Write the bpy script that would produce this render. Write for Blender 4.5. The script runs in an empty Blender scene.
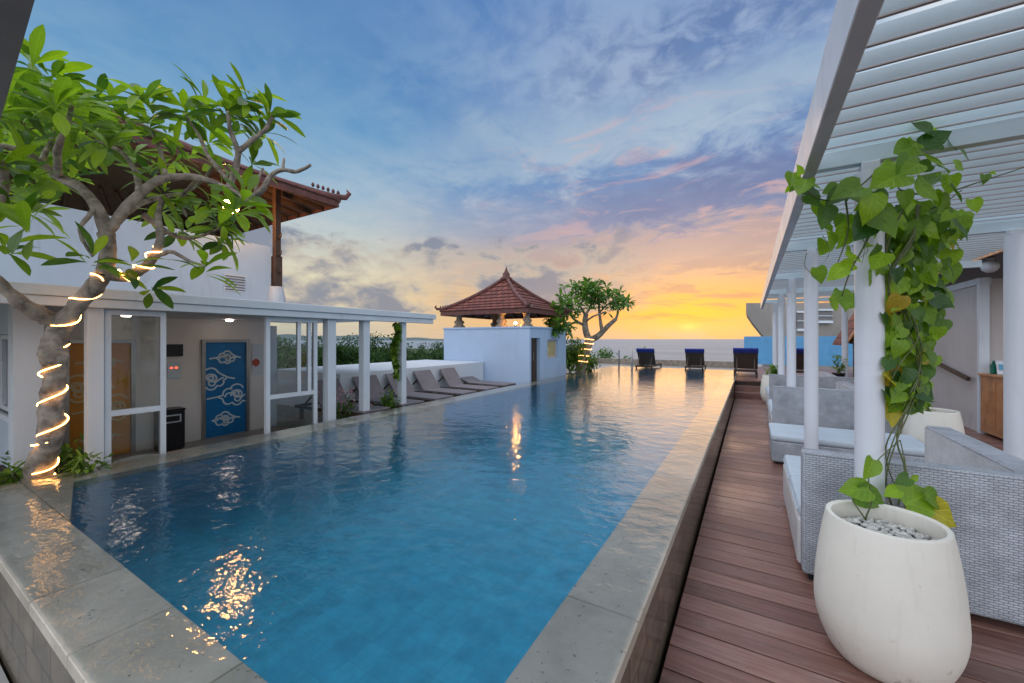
import bpy, bmesh, math, random
from math import sin, cos, pi, radians, sqrt, atan2, tan, floor
from mathutils import Vector, Matrix, noise as mnoise
random.seed(11)
SC = bpy.context.scene
COL = SC.collection
EYE = 1.75                      # eye height over the deck (Z = 0); +Y runs along the pool to the sea
F = 400.0
YAW = math.atan(239 / F)        # the view is turned this far left of +Y
CY, SY = cos(YAW), sin(YAW)

# ------------------------------------------------------------------ camera
cd = bpy.data.cameras.new('camera'); cam = bpy.data.objects.new('camera', cd); COL.objects.link(cam)
cam.location = (0, 0, EYE); cam.rotation_euler = (pi / 2, 0, YAW)
cd.sensor_width = 36; cd.lens = F / 1024 * 36; cd.shift_y = -2.5 / 1024
cd.clip_start = 0.05; cd.clip_end = 90000
SC.camera = cam

# ------------------------------------------------------------------ colour management / render
SC.view_settings.view_transform = 'Standard'; SC.view_settings.look = 'None'
SC.view_settings.exposure = 0.0; SC.view_settings.gamma = 1.0
SC.render.engine = 'CYCLES'
try:
    SC.cycles.use_denoising = True
    SC.cycles.max_bounces = 9; SC.cycles.diffuse_bounces = 4; SC.cycles.glossy_bounces = 4
    SC.cycles.transmission_bounces = 6; SC.cycles.transparent_max_bounces = 12
    SC.cycles.sample_clamp_indirect = 6.0; SC.cycles.sample_clamp_direct = 0.0
    SC.cycles.caustics_reflective = False; SC.cycles.caustics_refractive = False
except Exception:
    pass

def lin(c):
    return c / 12.92 if c <= 0.04045 else ((c + 0.055) / 1.055) ** 2.4
def rgb(r, g, b, k=1.0):        # 0..255 display colour -> linear
    return (lin(r / 255) * k, lin(g / 255) * k, lin(b / 255) * k, 1)

class NT:
    """small helper for node graphs"""
    def __init__(s, nt): s.nt = nt
    def node(s, t, **kw):
        n = s.nt.nodes.new(t)
        for k, v in kw.items():
            if k.startswith('_'): setattr(n, k[1:], v)
        return n
    def put(s, sock, v):
        if isinstance(v, bpy.types.NodeSocket): s.nt.links.new(v, sock)
        elif v is not None:
            if isinstance(v, (int, float)) and hasattr(sock.default_value, '__len__'):
                sock.default_value = [v] * len(sock.default_value)
            else: sock.default_value = v
    def m(s, op, a, b=None, c=None, clamp=False):
        n = s.nt.nodes.new('ShaderNodeMath'); n.operation = op; n.use_clamp = clamp
        s.put(n.inputs[0], a); s.put(n.inputs[1], b) if b is not None else None
        if c is not None: s.put(n.inputs[2], c)
        return n.outputs[0]
    def vm(s, op, a, b=None, out=0):
        n = s.nt.nodes.new('ShaderNodeVectorMath'); n.operation = op
        s.put(n.inputs[0], a)
        if b is not None: s.put(n.inputs[1], b)
        return n.outputs[out]
    def comb(s, x, y, z):
        n = s.nt.nodes.new('ShaderNodeCombineXYZ')
        for i, v in enumerate((x, y, z)): s.put(n.inputs[i], v)
        return n.outputs[0]
    def sep(s, v):
        n = s.nt.nodes.new('ShaderNodeSeparateXYZ'); s.put(n.inputs[0], v); return n.outputs
    def noise(s, vec, scale, detail=4, rough=0.55, dist=0.0, dim='3D', out='Fac'):
        n = s.nt.nodes.new('ShaderNodeTexNoise'); n.noise_dimensions = dim
        if vec is not None: s.put(n.inputs['Vector'], vec)
        s.put(n.inputs['Scale'], scale); s.put(n.inputs['Detail'], detail)
        s.put(n.inputs['Roughness'], rough); s.put(n.inputs['Distortion'], dist)
        return n.outputs[out]
    def ramp(s, fac, stops, interp='LINEAR'):
        n = s.nt.nodes.new('ShaderNodeValToRGB'); e = n.color_ramp.elements; n.color_ramp.interpolation = interp
        while len(e) < len(stops): e.new(0.5)
        for i, (p, c) in enumerate(stops):
            e[i].position = p; e[i].color = c if hasattr(c, '__len__') else (c, c, c, 1)
        s.put(n.inputs[0], fac); return n.outputs[0]
    def smooth(s, v, a, b):
        n = s.nt.nodes.new('ShaderNodeMapRange'); n.interpolation_type = 'SMOOTHSTEP'
        s.put(n.inputs[0], v); s.put(n.inputs[1], a); s.put(n.inputs[2], b); return n.outputs[0]
    def mix(s, f, a, b, mode='MIX'):
        n = s.nt.nodes.new('ShaderNodeMix'); n.data_type = 'RGBA'; n.blend_type = mode
        s.put(n.inputs[0], f); s.put(n.inputs[6], a); s.put(n.inputs[7], b); return n.outputs[2]
    def bump(s, h, strength=0.3, dist=0.01, normal=None):
        n = s.nt.nodes.new('ShaderNodeBump'); s.put(n.inputs['Height'], h)
        n.inputs['Strength'].default_value = strength; n.inputs['Distance'].default_value = dist
        if normal is not None: s.put(n.inputs['Normal'], normal)
        return n.outputs[0]

# ------------------------------------------------------------------ sky and sun
SUN_AZ = radians(-7.0)          # from +Y, towards -X
SUN_EL = radians(4.0)
SUNV = (sin(SUN_AZ), cos(SUN_AZ))
def build_world():
    w = bpy.data.worlds.new('World'); SC.world = w; w.use_nodes = True
    nt = w.node_tree; nt.nodes.clear(); g = NT(nt)
    D = g.node('ShaderNodeTexCoord').outputs['Generated']
    x, y, z = g.sep(D)
    zc = g.m('MAXIMUM', z, 0.0)
    hl = g.m('SQRT', g.m('ADD', g.m('ADD', g.m('MULTIPLY', x, x), g.m('MULTIPLY', y, y)), 1e-5))
    hx, hy = g.m('DIVIDE', x, hl), g.m('DIVIDE', y, hl)
    a = g.m('ADD', g.m('MULTIPLY', hx, SUNV[0]), g.m('MULTIPLY', hy, SUNV[1]))
    az = g.m('ARCTAN2', g.m('SUBTRACT', g.m('MULTIPLY', hx, SUNV[1]), g.m('MULTIPLY', hy, SUNV[0])), a)   # + to the right of the sun
    # clear-air gradient, towards the sun and away from it
    sun_r = g.ramp(zc, [(0, rgb(222, 190, 158)), (.04, rgb(230, 184, 128)), (.10, rgb(222, 176, 132)), (.17, rgb(198, 166, 150)),
                        (.26, rgb(140, 150, 180)), (.36, rgb(98, 138, 188)), (.60, rgb(84, 126, 184))])
    far_r = g.ramp(zc, [(0, rgb(196, 188, 176)), (.07, rgb(216, 206, 174)), (.14, rgb(214, 210, 184)), (.22, rgb(190, 200, 198)),
                        (.32, rgb(140, 175, 203)), (.44, rgb(92, 148, 194)), (.60, rgb(68, 120, 178))])
    fs = g.smooth(a, 0.66, 0.98)
    base = g.mix(fs, far_r, sun_r)
    # high thin cloud, projected on a flat layer so that it streams towards the horizon
    inv = g.m('DIVIDE', 1.0, g.m('ADD', zc, 0.13))
    P = g.comb(g.m('MULTIPLY', x, inv), g.m('MULTIPLY', y, inv), 0.0)
    Pst = g.vm('MULTIPLY', P, (1.0, 0.55, 1.0))
    n1 = g.noise(g.vm('ADD', Pst, (3.1, 7.7, 0)), 1.1, 6, .55, .5)
    n2 = g.noise(g.vm('ADD', P, (9.3, 1.7, 2)), 3.6, 7, .62, .9)
    n3 = g.noise(g.vm('ADD', P, (1.3, 4.2, 5)), 11.0, 5, .6, .4)
    nn = g.m('ADD', g.m('ADD', g.m('MULTIPLY', n1, .58), g.m('MULTIPLY', n2, .30)), g.m('MULTIPLY', n3, .12))
    veil = g.smooth(nn, .42, .60)
    veil_c = g.ramp(zc, [(0, rgb(240, 190, 120)), (.10, rgb(232, 178, 130)), (.18, rgb(208, 172, 158)), (.28, rgb(176, 176, 192)), (.42, rgb(158, 182, 208)), (.6, rgb(140, 166, 202))])
    veil_f = g.ramp(zc, [(0, rgb(222, 210, 180)), (.14, rgb(228, 216, 186)), (.25, rgb(204, 206, 204)), (.42, rgb(150, 182, 206)), (.6, rgb(120, 160, 200))])
    amt = g.m('MULTIPLY', veil, g.m('ADD', .40, g.m('MULTIPLY', fs, .45)))
    c = g.mix(amt, base, g.mix(fs, veil_f, veil_c))
    # cloud decks at several heights, their edges broken up by noise
    zd = g.m('ADD', z, g.m('ADD', g.m('MULTIPLY', g.m('SUBTRACT', n2, .5), .22), g.m('MULTIPLY', g.m('SUBTRACT', n3, .5), .06)))
    azd = g.m('ADD', az, g.m('MULTIPLY', g.m('SUBTRACT', n1, .5), .9))
    zt_ = g.m('SUBTRACT', zd, g.m('MULTIPLY', az, .08))
    def deck_(v0, lo, hi, a0, a1, k, col, src):
        up_ = g.smooth(src, v0 - lo, v0); dn_ = g.m('SUBTRACT', 1.0, g.smooth(src, v0, v0 + hi))
        return g.mix(g.m('MULTIPLY', g.m('MULTIPLY', g.m('MULTIPLY', up_, dn_), g.smooth(azd, a0, a1)), k), c, col)
    c = deck_(.45, .10, .09, -.85, -.45, .62, rgb(172, 192, 208), zt_)
    c = deck_(.56, .09, .16, -.45, .0, .55, g.ramp(n3, [(.40, rgb(96, 116, 162)), (.60, rgb(158, 174, 202))]), zt_)
    c = deck_(.315, .11, .085, -.42, -.05, .92, rgb(90, 116, 166), zt_)
    c = deck_(.215, .09, .07, -.62, -.25, .80, g.ramp(az, [(0, rgb(176, 156, 158)), (.3, rgb(166, 140, 146))]), zt_)
    # pink lit wisps
    wn = g.noise(g.vm('ADD', g.vm('MULTIPLY', P, (1.0, 1.9, 1)), (20.3, 4.7, 0)), 2.0, 7, .62, 1.3)
    wis = g.m('MULTIPLY', g.smooth(wn, .53, .69), g.m('MULTIPLY', g.smooth(zc, .16, .26), g.m('SUBTRACT', 1.0, g.smooth(zc, .40, .55))))
    c = g.mix(g.m('MULTIPLY', g.m('MULTIPLY', wis, g.smooth(az, -.7, .0)), .55), c, rgb(222, 176, 170))
    # low golden glow round the hidden sun
    def gauss(u0, su, v0, sv, k):
        du = g.m('DIVIDE', g.m('SUBTRACT', az, u0), su); dv = g.m('DIVIDE', g.m('SUBTRACT', z, v0), sv)
        return g.m('MULTIPLY', g.m('EXPONENT', g.m('MULTIPLY', -1.0, g.m('ADD', g.m('MULTIPLY', du, du), g.m('MULTIPLY', dv, dv)))), k)
    gl = gauss(-.03, .30, .085, .045, .70)
    c = g.mix(gl, c, rgb(240, 166, 74))
    hot = g.m('MULTIPLY', gauss(.0, .17, .062, .026, 1.0), g.smooth(g.noise(g.comb(g.m('MULTIPLY', az, 3.0), g.m('MULTIPLY', z, 16.0), 7.7), 2.0, 5, .6, .5), .36, .56))
    c = g.mix(g.m('MULTIPLY', hot, .85), c, rgb(250, 184, 62))
    c = g.mix(gauss(.0, .020, .028, .008, .45), c, rgb(255, 228, 130, 1.1))
    # mauve streaks across the glow
    stn = g.noise(g.comb(g.m('MULTIPLY', az, 2.6), g.m('MULTIPLY', z, 14.0), 3.3), 2.1, 6, .6, .6)
    st = g.m('MULTIPLY', g.smooth(stn, .475, .60), g.m('MULTIPLY', g.smooth(zc, .03, .055), g.m('SUBTRACT', 1.0, g.smooth(zc, .13, .22))))
    c = g.mix(g.m('MULTIPLY', st, g.m('MULTIPLY', g.smooth(a, .75, .98), .80)), c, g.ramp(zc, [(.04, rgb(186, 128, 96)), (.10, rgb(170, 132, 122)), (.18, rgb(146, 132, 146))]))
    # puffy slate cumulus low on the left
    cu = g.comb(g.m('MULTIPLY', az, 2.1), g.m('MULTIPLY', z, 3.6), 2.6)
    cn = g.m('ADD', g.m('MULTIPLY', g.noise(cu, 2.5, 3, .5, .2), .6), g.m('MULTIPLY', g.noise(cu, 8.0, 5, .6, .3), .4))
    lowm = g.m('MULTIPLY', g.smooth(zc, .03, .08), g.m('SUBTRACT', 1.0, g.smooth(zc, .19, .30)))
    cthr = g.m('SUBTRACT', cn, g.m('MULTIPLY', g.m('SUBTRACT', 1.0, lowm), .30))
    cm = g.m('MULTIPLY', g.smooth(cthr, .385, .51), g.m('SUBTRACT', 1.0, g.smooth(az, -.24, .0)))
    cl_c = g.mix(g.smooth(cn, .46, .58), rgb(188, 178, 168), rgb(126, 134, 154))
    c = g.mix(g.m('MULTIPLY', cm, .92), c, cl_c)
    # bright high sky overhead and behind the viewer (all of it above or outside the picture)
    up = g.smooth(z, .66, .92)
    back = g.m('MULTIPLY', g.m('SUBTRACT', 1.0, g.smooth(a, -.55, .25)), g.smooth(z, -.02, .12))
    bright = g.m('MAXIMUM', up, back)
    c = g.mix(bright, c, (1.95, 2.08, 2.32, 1))
    c = g.mix(g.m('MULTIPLY', g.smooth(az, .27, .40), g.smooth(zc, .34, .46)), c, rgb(212, 222, 234))
    # below the horizon: sea grey
    c = g.mix(g.smooth(z, -.03, -.002), rgb(120, 130, 140), c)
    sky = g.node('ShaderNodeTexSky', _sky_type='NISHITA'); sky.sun_disc = False
    sky.sun_elevation = SUN_EL; sky.sun_rotation = SUN_AZ % (2 * pi)
    sky.air_density = 1.2; sky.dust_density = 2.0
    bg1 = g.node('ShaderNodeBackground'); g.put(bg1.inputs[0], sky.outputs[0]); bg1.inputs[1].default_value = 0.012
    bg2 = g.node('ShaderNodeBackground'); g.put(bg2.inputs[0], c); bg2.inputs[1].default_value = 1.0
    ad = g.node('ShaderNodeAddShader'); nt.links.new(bg1.outputs[0], ad.inputs[0]); nt.links.new(bg2.outputs[0], ad.inputs[1])
    o = g.node('ShaderNodeOutputWorld'); nt.links.new(ad.outputs[0], o.inputs[0])
build_world()
sl = bpy.data.lights.new('sun', 'SUN'); sl.energy = 0.30; sl.angle = radians(35); sl.color = (1, .62, .32)
sun = bpy.data.objects.new('sun', sl); COL.objects.link(sun)
sd = Vector((SUNV[0] * cos(SUN_EL + .05), SUNV[1] * cos(SUN_EL + .05), sin(SUN_EL + .05)))
sun.rotation_euler = sd.to_track_quat('Z', 'Y').to_euler()

# ------------------------------------------------------------------ placing helpers
def W(xc, zc, z):               # camera-plan coordinates -> world
    return Vector((xc * CY - zc * SY, xc * SY + zc * CY, z))
def at_depth(u, v, zc):
    return W((u - 512) / F * zc, zc, EYE - (v - 339) / F * zc)

# ------------------------------------------------------------------ mesh builder
class MB:
    def __init__(s): s.v = []; s.f = []; s.uv = []; s.sm = []
    def face(s, idx, uv=None, smooth=False): s.f.append(tuple(idx)); s.uv.append(uv); s.sm.append(smooth)
    def poly(s, pts, uv=None, smooth=False):
        b = len(s.v); s.v += [Vector(p) for p in pts]; s.face(range(b, b + len(pts)), uv, smooth)
    def hexa(s, p):             # 8 points: 0-3 bottom ring, 4-7 top ring
        b = len(s.v); s.v += [Vector(q) for q in p]
        for q in ((3, 2, 1, 0), (4, 5, 6, 7), (0, 1, 5, 4), (1, 2, 6, 5), (2, 3, 7, 6), (3, 0, 4, 7)):
            s.face([b + i for i in q])
        return s
    def box(s, x0, x1, y0, y1, z0, z1):
        x0, x1 = min(x0, x1), max(x0, x1); y0, y1 = min(y0, y1), max(y0, y1); z0, z1 = min(z0, z1), max(z0, z1)
        return s.hexa([(x0, y0, z0), (x1, y0, z0), (x1, y1, z0), (x0, y1, z0), (x0, y0, z1), (x1, y0, z1), (x1, y1, z1), (x0, y1, z1)])
    def bev(s, x0, x1, y0, y1, z0, z1, r=.01, seg=2):    # rounded box
        bm = bmesh.new(); bmesh.ops.create_cube(bm, size=1)
        for v in bm.verts: v.co = Vector(((x0 + x1) / 2 + v.co.x * (x1 - x0), (y0 + y1) / 2 + v.co.y * (y1 - y0), (z0 + z1) / 2 + v.co.z * (z1 - z0)))
        bmesh.ops.bevel(bm, geom=bm.edges[:], offset=r, segments=seg, affect='EDGES', profile=.5)
        return s.take(bm)
    def take(s, bm, smooth=False):
        b = len(s.v); bm.verts.index_update(); s.v += [v.co.copy() for v in bm.verts]
        for f in bm.faces: s.face([b + v.index for v in f.verts], None, smooth)
        bm.free(); return s
    def beam(s, a, b, w, h, up=(0, 0, 1)):     # box along a->b, centred on the line
        a, b = Vector(a), Vector(b); d = (b - a).normalized(); r = d.cross(Vector(up))
        if r.length < 1e-4: r = d.cross(Vector((1, 0, 0)))
        r.normalize(); u = r.cross(d); r *= w / 2; u *= h / 2
        return s.hexa([a - r - u, a + r - u, b + r - u, b - r - u, a - r + u, a + r + u, b + r + u, b - r + u])
    def tube(s, pts, rad, n=8, cap=True):
        pts = [Vector(p) for p in pts]
        if not hasattr(rad, '__len__'): rad = [rad] * len(pts)
        rings = []; ref = Vector((.3, .2, 1)).normalized()
        for i, p in enumerate(pts):
            d = (pts[min(i + 1, len(pts) - 1)] - pts[max(i - 1, 0)])
            if d.length < 1e-7: d = Vector((0, 0, 1))
            d.normalize(); x = ref - d * ref.dot(d)
            if x.length < .05: ref = Vector((1, .1, 0)); x = ref - d * ref.dot(d)
            x.normalize(); ref = x; y = d.cross(x); b = len(s.v)
            for k in range(n):
                t = 2 * pi * k / n; s.v.append(p + (x * cos(t) + y * sin(t)) * rad[i])
            rings.append(b)
        for i in range(len(rings) - 1):
            for k in range(n):
                k2 = (k + 1) % n; s.face((rings[i] + k, rings[i] + k2, rings[i + 1] + k2, rings[i + 1] + k), None, True)
        if cap:
            s.face([rings[0] + k for k in range(n)][::-1]); s.face([rings[-1] + k for k in range(n)])
        return s
    def lathe(s, c, prof, n=32):       # prof: (r, z) from bottom to top
        c = Vector(c); rings = []
        for r, z in prof:
            b = len(s.v)
            if r < 1e-5: s.v.append(c + Vector((0, 0, z))); rings.append((b, 1)); continue
            for k in range(n): s.v.append(c + Vector((r * cos(2 * pi * k / n), r * sin(2 * pi * k / n), z)))
            rings.append((b, n))
        for (b0, n0), (b1, n1) in zip(rings, rings[1:]):
            for k in range(n):
                k2 = (k + 1) % n
                if n0 == 1 and n1 == 1: continue
                if n0 == 1: s.face((b0, b1 + k2, b1 + k), None, True)
                elif n1 == 1: s.face((b0 + k, b0 + k2, b1), None, True)
                else: s.face((b0 + k, b0 + k2, b1 + k2, b1 + k), None, True)
        return s
    def ball(s, c, r, n=12, sz=1.0):
        return s.lathe(c, [(r * sin(pi * i / n) if 0 < i < n else 0, -r * sz * cos(pi * i / n)) for i in range(n + 1)], n * 2)
    def prism(s, poly, z0, z1):
        b = len(s.v); n = len(poly)
        s.v += [Vector((p[0], p[1], z0)) for p in poly] + [Vector((p[0], p[1], z1)) for p in poly]
        s.face([b + i for i in range(n)][::-1]); s.face([b + n + i for i in range(n)])
        for i in range(n): s.face((b + i, b + (i + 1) % n, b + n + (i + 1) % n, b + n + i))
        return s
    def build(s, name, mat, parent=None, bevel=0):
        me = bpy.data.meshes.new(name); o0 = parent_world(parent)
        me.from_pydata([tuple(v - o0) for v in s.v], [], s.f); me.validate(verbose=False); me.update()
        uvl = me.uv_layers.new(name='UVMap')
        if len(me.polygons) == len(s.f):
            for p, uv, sm in zip(me.polygons, s.uv, s.sm):
                p.use_smooth = sm
                if uv is not None:
                    for li, c in zip(p.loop_indices, uv): uvl.data[li].uv = c
                else:
                    n = p.normal; ax = max(range(3), key=lambda i: abs(n[i]))
                    for li in p.loop_indices:
                        c = me.vertices[me.loops[li].vertex_index].co + o0
                        uvl.data[li].uv = (c.y, c.z) if ax == 0 else ((c.x, c.z) if ax == 1 else (c.x, c.y))
        me.materials.append(mat)
        o = bpy.data.objects.new(name, me); COL.objects.link(o)
        if parent is not None: o.parent = parent
        else: o.location = (0, 0, 0)
        if bevel:
            md = o.modifiers.new('bevel', 'BEVEL'); md.width = bevel; md.segments = 2; md.limit_method = 'ANGLE'; md.angle_limit = radians(40)
        return o
def parent_world(p):
    v = Vector((0, 0, 0))
    while p is not None: v += Vector(p.location); p = p.parent
    return v
def tag(o, label=None, cat=None, group=None, kind=None):
    if label: o['label'] = label
    if cat: o['category'] = cat
    if group: o['group'] = group
    if kind: o['kind'] = kind
    return o
def thing(name, loc, label, cat, group=None):
    o = bpy.data.objects.new(name, None); o.empty_display_size = .2; COL.objects.link(o); o.location = loc
    return tag(o, label, cat, group)
def single(name, mb, mat, loc, label, cat, group=None, bevel=0):     # a thing that is one mesh, origin at its base
    loc = Vector(loc)
    for v in mb.v: v -= loc
    o = mb.build(name, mat, None, bevel); o.location = loc
    return tag(o, label, cat, group)
def struct(name, mb, mat, kind='structure', bevel=0): return tag(mb.build(name, mat, None, bevel), kind=kind)
def dup(o, loc=None, rz=None, label=None, group=None, parent=None):
    c = o.copy(); COL.objects.link(c)
    if parent is not None: c.parent = parent
    if loc is not None: c.location = loc
    if rz is not None: c.rotation_euler[2] = rz
    if label: c['label'] = label
    if group: c['group'] = group
    for ch in list(o.children): dup(ch, parent=c)
    return c

# ------------------------------------------------------------------ materials
def mat(name, color=(.5, .5, .5, 1), rough=.6, var=.12, vscale=3.0, bump=.08, bscale=60, bdist=.004, metal=0, spec=.5, coat=0, coords='Object', color2=None, dirt=None):
    m = bpy.data.materials.new(name); m.use_nodes = True; g = NT(m.node_tree); b = m.node_tree.nodes['Principled BSDF']
    tc = g.node('ShaderNodeTexCoord').outputs[coords]
    n = g.noise(tc, vscale, 5, .6)
    lo = tuple(c * (1 - var) for c in color[:3]) + (1,); hi = tuple(min(1, c * (1 + var)) for c in (color2 or color)[:3]) + (1,)
    c = g.ramp(n, [(.3, lo), (.7, hi)])
    if dirt:        # weather stains
        dn = g.noise(g.vm('MULTIPLY', tc, (1.7, 1.7, .25)), 2.2, 7, .7, .6)
        c = g.mix(g.m('MULTIPLY', g.smooth(dn, .54, .74), dirt[1]), c, dirt[0])
    g.put(b.inputs['Base Color'], c)
    g.put(b.inputs['Roughness'], g.ramp(g.noise(tc, vscale * 2.3, 4, .6), [(.3, max(.02, rough - .07)), (.7, min(1, rough + .07))]))
    b.inputs['Metallic'].default_value = metal; b.inputs['Specular IOR Level'].default_value = spec; b.inputs['Coat Weight'].default_value = coat
    if bump: g.put(b.inputs['Normal'], g.bump(g.noise(tc, bscale, 4, .6), bump, bdist))
    return m
def emit(name, color, k):
    m = bpy.data.materials.new(name); m.use_nodes = True; b = m.node_tree.nodes['Principled BSDF']
    b.inputs['Base Color'].default_value = color; b.inputs['Emission Color'].default_value = color; b.inputs['Emission Strength'].default_value = k
    return m
def glass(name, tint=(.86, .92, .95, 1), refl=.9):
    m = bpy.data.materials.new(name); m.use_nodes = True; nt = m.node_tree; nt.nodes.remove(nt.nodes['Principled BSDF']); g = NT(nt)
    fr = g.node('ShaderNodeFresnel'); fr.inputs[0].default_value = 1.5
    t = g.node('ShaderNodeBsdfTransparent'); t.inputs[0].default_value = tint
    gl = g.node('ShaderNodeBsdfGlossy'); gl.inputs['Roughness'].default_value = .01; gl.inputs[0].default_value = (refl, refl, refl, 1)
    mx = g.node('ShaderNodeMixShader'); g.put(mx.inputs[0], fr.outputs[0]); g.put(mx.inputs[1], t.outputs[0]); g.put(mx.inputs[2], gl.outputs[0])
    nt.links.new(mx.outputs[0], nt.nodes['Material Output'].inputs[0]); return m
def brickmat(name, c1, c2, mortar, bw, rh, ms, rough=.5, bump=.4, bd=.004, offset=.5, var=.5, spec=.5, noise_amt=.25):
    m = bpy.data.materials.new(name); m.use_nodes = True; g = NT(m.node_tree); b = m.node_tree.nodes['Principled BSDF']
    uv = g.node('ShaderNodeTexCoord').outputs['UV']
    t = g.node('ShaderNodeTexBrick'); g.put(t.inputs['Vector'], uv); t.offset = offset
    t.inputs['Color1'].default_value = c1; t.inputs['Color2'].default_value = c2; t.inputs['Mortar'].default_value = mortar
    t.inputs['Scale'].default_value = 1; t.inputs['Brick Width'].default_value = bw; t.inputs['Row Height'].default_value = rh
    t.inputs['Mortar Size'].default_value = ms; t.inputs['Mortar Smooth'].default_value = .3; t.inputs['Bias'].default_value = var - .5
    n = g.noise(g.vm('MULTIPLY', uv, (1, 1, 1)), 5, 6, .65)
    c = g.mix(noise_amt, t.outputs[0], g.mix(1.0, t.outputs[0], g.ramp(n, [(.3, .35), (.7, 1.5)]), 'MULTIPLY'))
    g.put(b.inputs['Base Color'], c); b.inputs['Roughness'].default_value = rough; b.inputs['Specular IOR Level'].default_value = spec
    h = g.m('ADD', g.m('SUBTRACT', 1.0, t.outputs['Fac']), g.m('MULTIPLY', g.noise(uv, 40, 4, .6), .25))
    g.put(b.inputs['Normal'], g.bump(h, bump, bd)); return m
def leafmat(name, c_dark, c_light, trans=.35, rough=.4, scale=2.5, veins=0):
    m = bpy.data.materials.new(name); m.use_nodes = True; nt = m.node_tree; g = NT(nt); b = nt.nodes['Principled BSDF']
    rnd = g.node('ShaderNodeNewGeometry').outputs['Random Per Island']
    tc = g.node('ShaderNodeTexCoord').outputs['Object']
    f = g.m('ADD', g.m('MULTIPLY', rnd, .65), g.m('MULTIPLY', g.noise(tc, scale, 3, .5), .45))
    c = g.ramp(f, [(.15, c_dark), (.85, c_light)])
    if veins:
        su, sv, _ = g.sep(g.node('ShaderNodeTexCoord').outputs['UV']); av = g.m('ABSOLUTE', sv)
        fr = g.m('FRACT', g.m('MULTIPLY', g.m('SUBTRACT', su, g.m('MULTIPLY', av, .35)), veins)); d = g.m('ABSOLUTE', g.m('SUBTRACT', fr, .5))
        vn_ = g.m('MAXIMUM', g.m('SUBTRACT', 1.0, g.smooth(d, .03, .16)), g.m('SUBTRACT', 1.0, g.smooth(av, .03, .10)))
        c = g.mix(g.m('MULTIPLY', vn_, .35), c, g.mix(1.0, c, (1.7, 1.6, 1.8, 1), 'MULTIPLY'))
        blot = g.smooth(g.noise(tc, 14, 4, .6), .45, .7); c = g.mix(g.m('MULTIPLY', blot, .35), c, g.mix(1.0, c, (.55, .6, .6, 1), 'MULTIPLY'))
        g.put(b.inputs['Normal'], g.bump(g.m('SUBTRACT', g.m('MULTIPLY', g.noise(tc, 22, 3, .5), .8), vn_), .5, .004))
    g.put(b.inputs['Base Color'], c); b.inputs['Roughness'].default_value = rough; b.inputs['Specular IOR Level'].default_value = .12 if scale < 1 else .45
    tr = g.node('ShaderNodeBsdfTranslucent'); g.put(tr.inputs[0], g.mix(1.0, c, (1.5, 1.6, .7, 1), 'MULTIPLY'))
    mx = g.node('ShaderNodeMixShader'); mx.inputs[0].default_value = trans
    nt.links.new(b.outputs[0], mx.inputs[1]); nt.links.new(tr.outputs[0], mx.inputs[2])
    nt.links.new(mx.outputs[0], nt.nodes['Material Output'].inputs[0]); return m

M = {}
M['white'] = mat('white_paint', (.62, .67, .73, 1), .55, .06, 1.5, .05, 90, dirt=((.38, .39, .39, 1), .45))
M['white_wall'] = mat('white_render', (.48, .56, .66, 1), .75, .06, 1.2, .12, 70, dirt=((.30, .33, .37, 1), .55))
M['blue_white'] = mat('cool_white_render', (.40, .52, .70, 1), .75, .05, 1.2, .12, 70, dirt=((.24, .31, .42, 1), .5))
M['concrete'] = mat('old_concrete', (.30, .27, .25, 1), .85, .15, .5, .1, 30, dirt=((.16, .15, .14, 1), .5))
M['cream'] = mat('cream_render', (.82, .77, .72, 1), .7, .06, 1.3, .08, 70)
M['grey_wall'] = mat('grey_render', (.54, .50, .49, 1), .8, .08, .8, .1, 50, dirt=((.3, .29, .3, 1), .4))
M['column'] = mat('column_paint', (.66, .69, .75, 1), .35, .03, 2, .03, 120, dirt=((.42, .42, .42, 1), .35))
M['slat'] = mat('slat_paint', (.62, .74, .80, 1), .45, .06, 2, .04, 90)
M['fascia'] = mat('fascia_metal', (.55, .56, .60, 1), .35, .08, 2.5, .05, 60, metal=.0, dirt=((.36, .34, .34, 1), .4))
M['slat_shade'] = mat('taupe_slat_shade', (.34, .30, .30, 1), .5, .1, 3, .03, 80)  # dark tone imitating the shaded underside of each louvre
M['grey_metal'] = mat('dark_grey_metal', (.16, .15, .16, 1), .5, .1, 3, .04, 80)
M['alu'] = mat('window_frame_paint', (.62, .66, .72, 1), .4, .05, 3, .03, 100)
M['glass'] = glass('clear_glass', (.94, .97, .98, 1)); M['glass_blue'] = glass('sky_glass', (.55, .68, .82, 1))
M['orange_door'] = mat('ochre_enamel', (.62, .24, .012, 1), .35, .12, 2.5, .03, 80)
M['blue_door'] = mat('blue_enamel', (.008, .17, .42, 1), .35, .2, 1.6, .03, 80)
M['motif'] = mat('pale_motif_paint', (.62, .72, .76, 1), .5, .05, 8, 0)
M['motif_warm'] = mat('cream_motif_paint', (.62, .48, .26, 1), .5, .05, 8, 0)
M['steel'] = mat('brushed_steel', (.42, .40, .38, 1), .35, .1, 6, .05, 140, metal=.8)
M['black'] = mat('black_plastic', (.015, .015, .02, 1), .35, .2, 6, .03, 90)
M['floor_tile'] = brickmat('lobby_tile', (.40, .35, .29, 1), (.36, .32, .27, 1), (.22, .2, .17, 1), .6, .6, .006, .45, .2, .002, 0)
M['terrace_tile'] = brickmat('terrace_tile', (.36, .35, .33, 1), (.30, .29, .28, 1), (.18, .17, .16, 1), .5, .5, .008, .4, .2, .003, 0)
M['roof_tile'] = brickmat('clay_tile', (.25, .078, .056, 1), (.16, .050, .042, 1), (.04, .016, .014, 1), .22, .30, .02, .7, .6, .015, .5, .5, .3, .5)
M['ridge'] = mat('dark_clay', (.12, .045, .04, 1), .7, .3, 6, .3, 40, .008)
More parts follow.
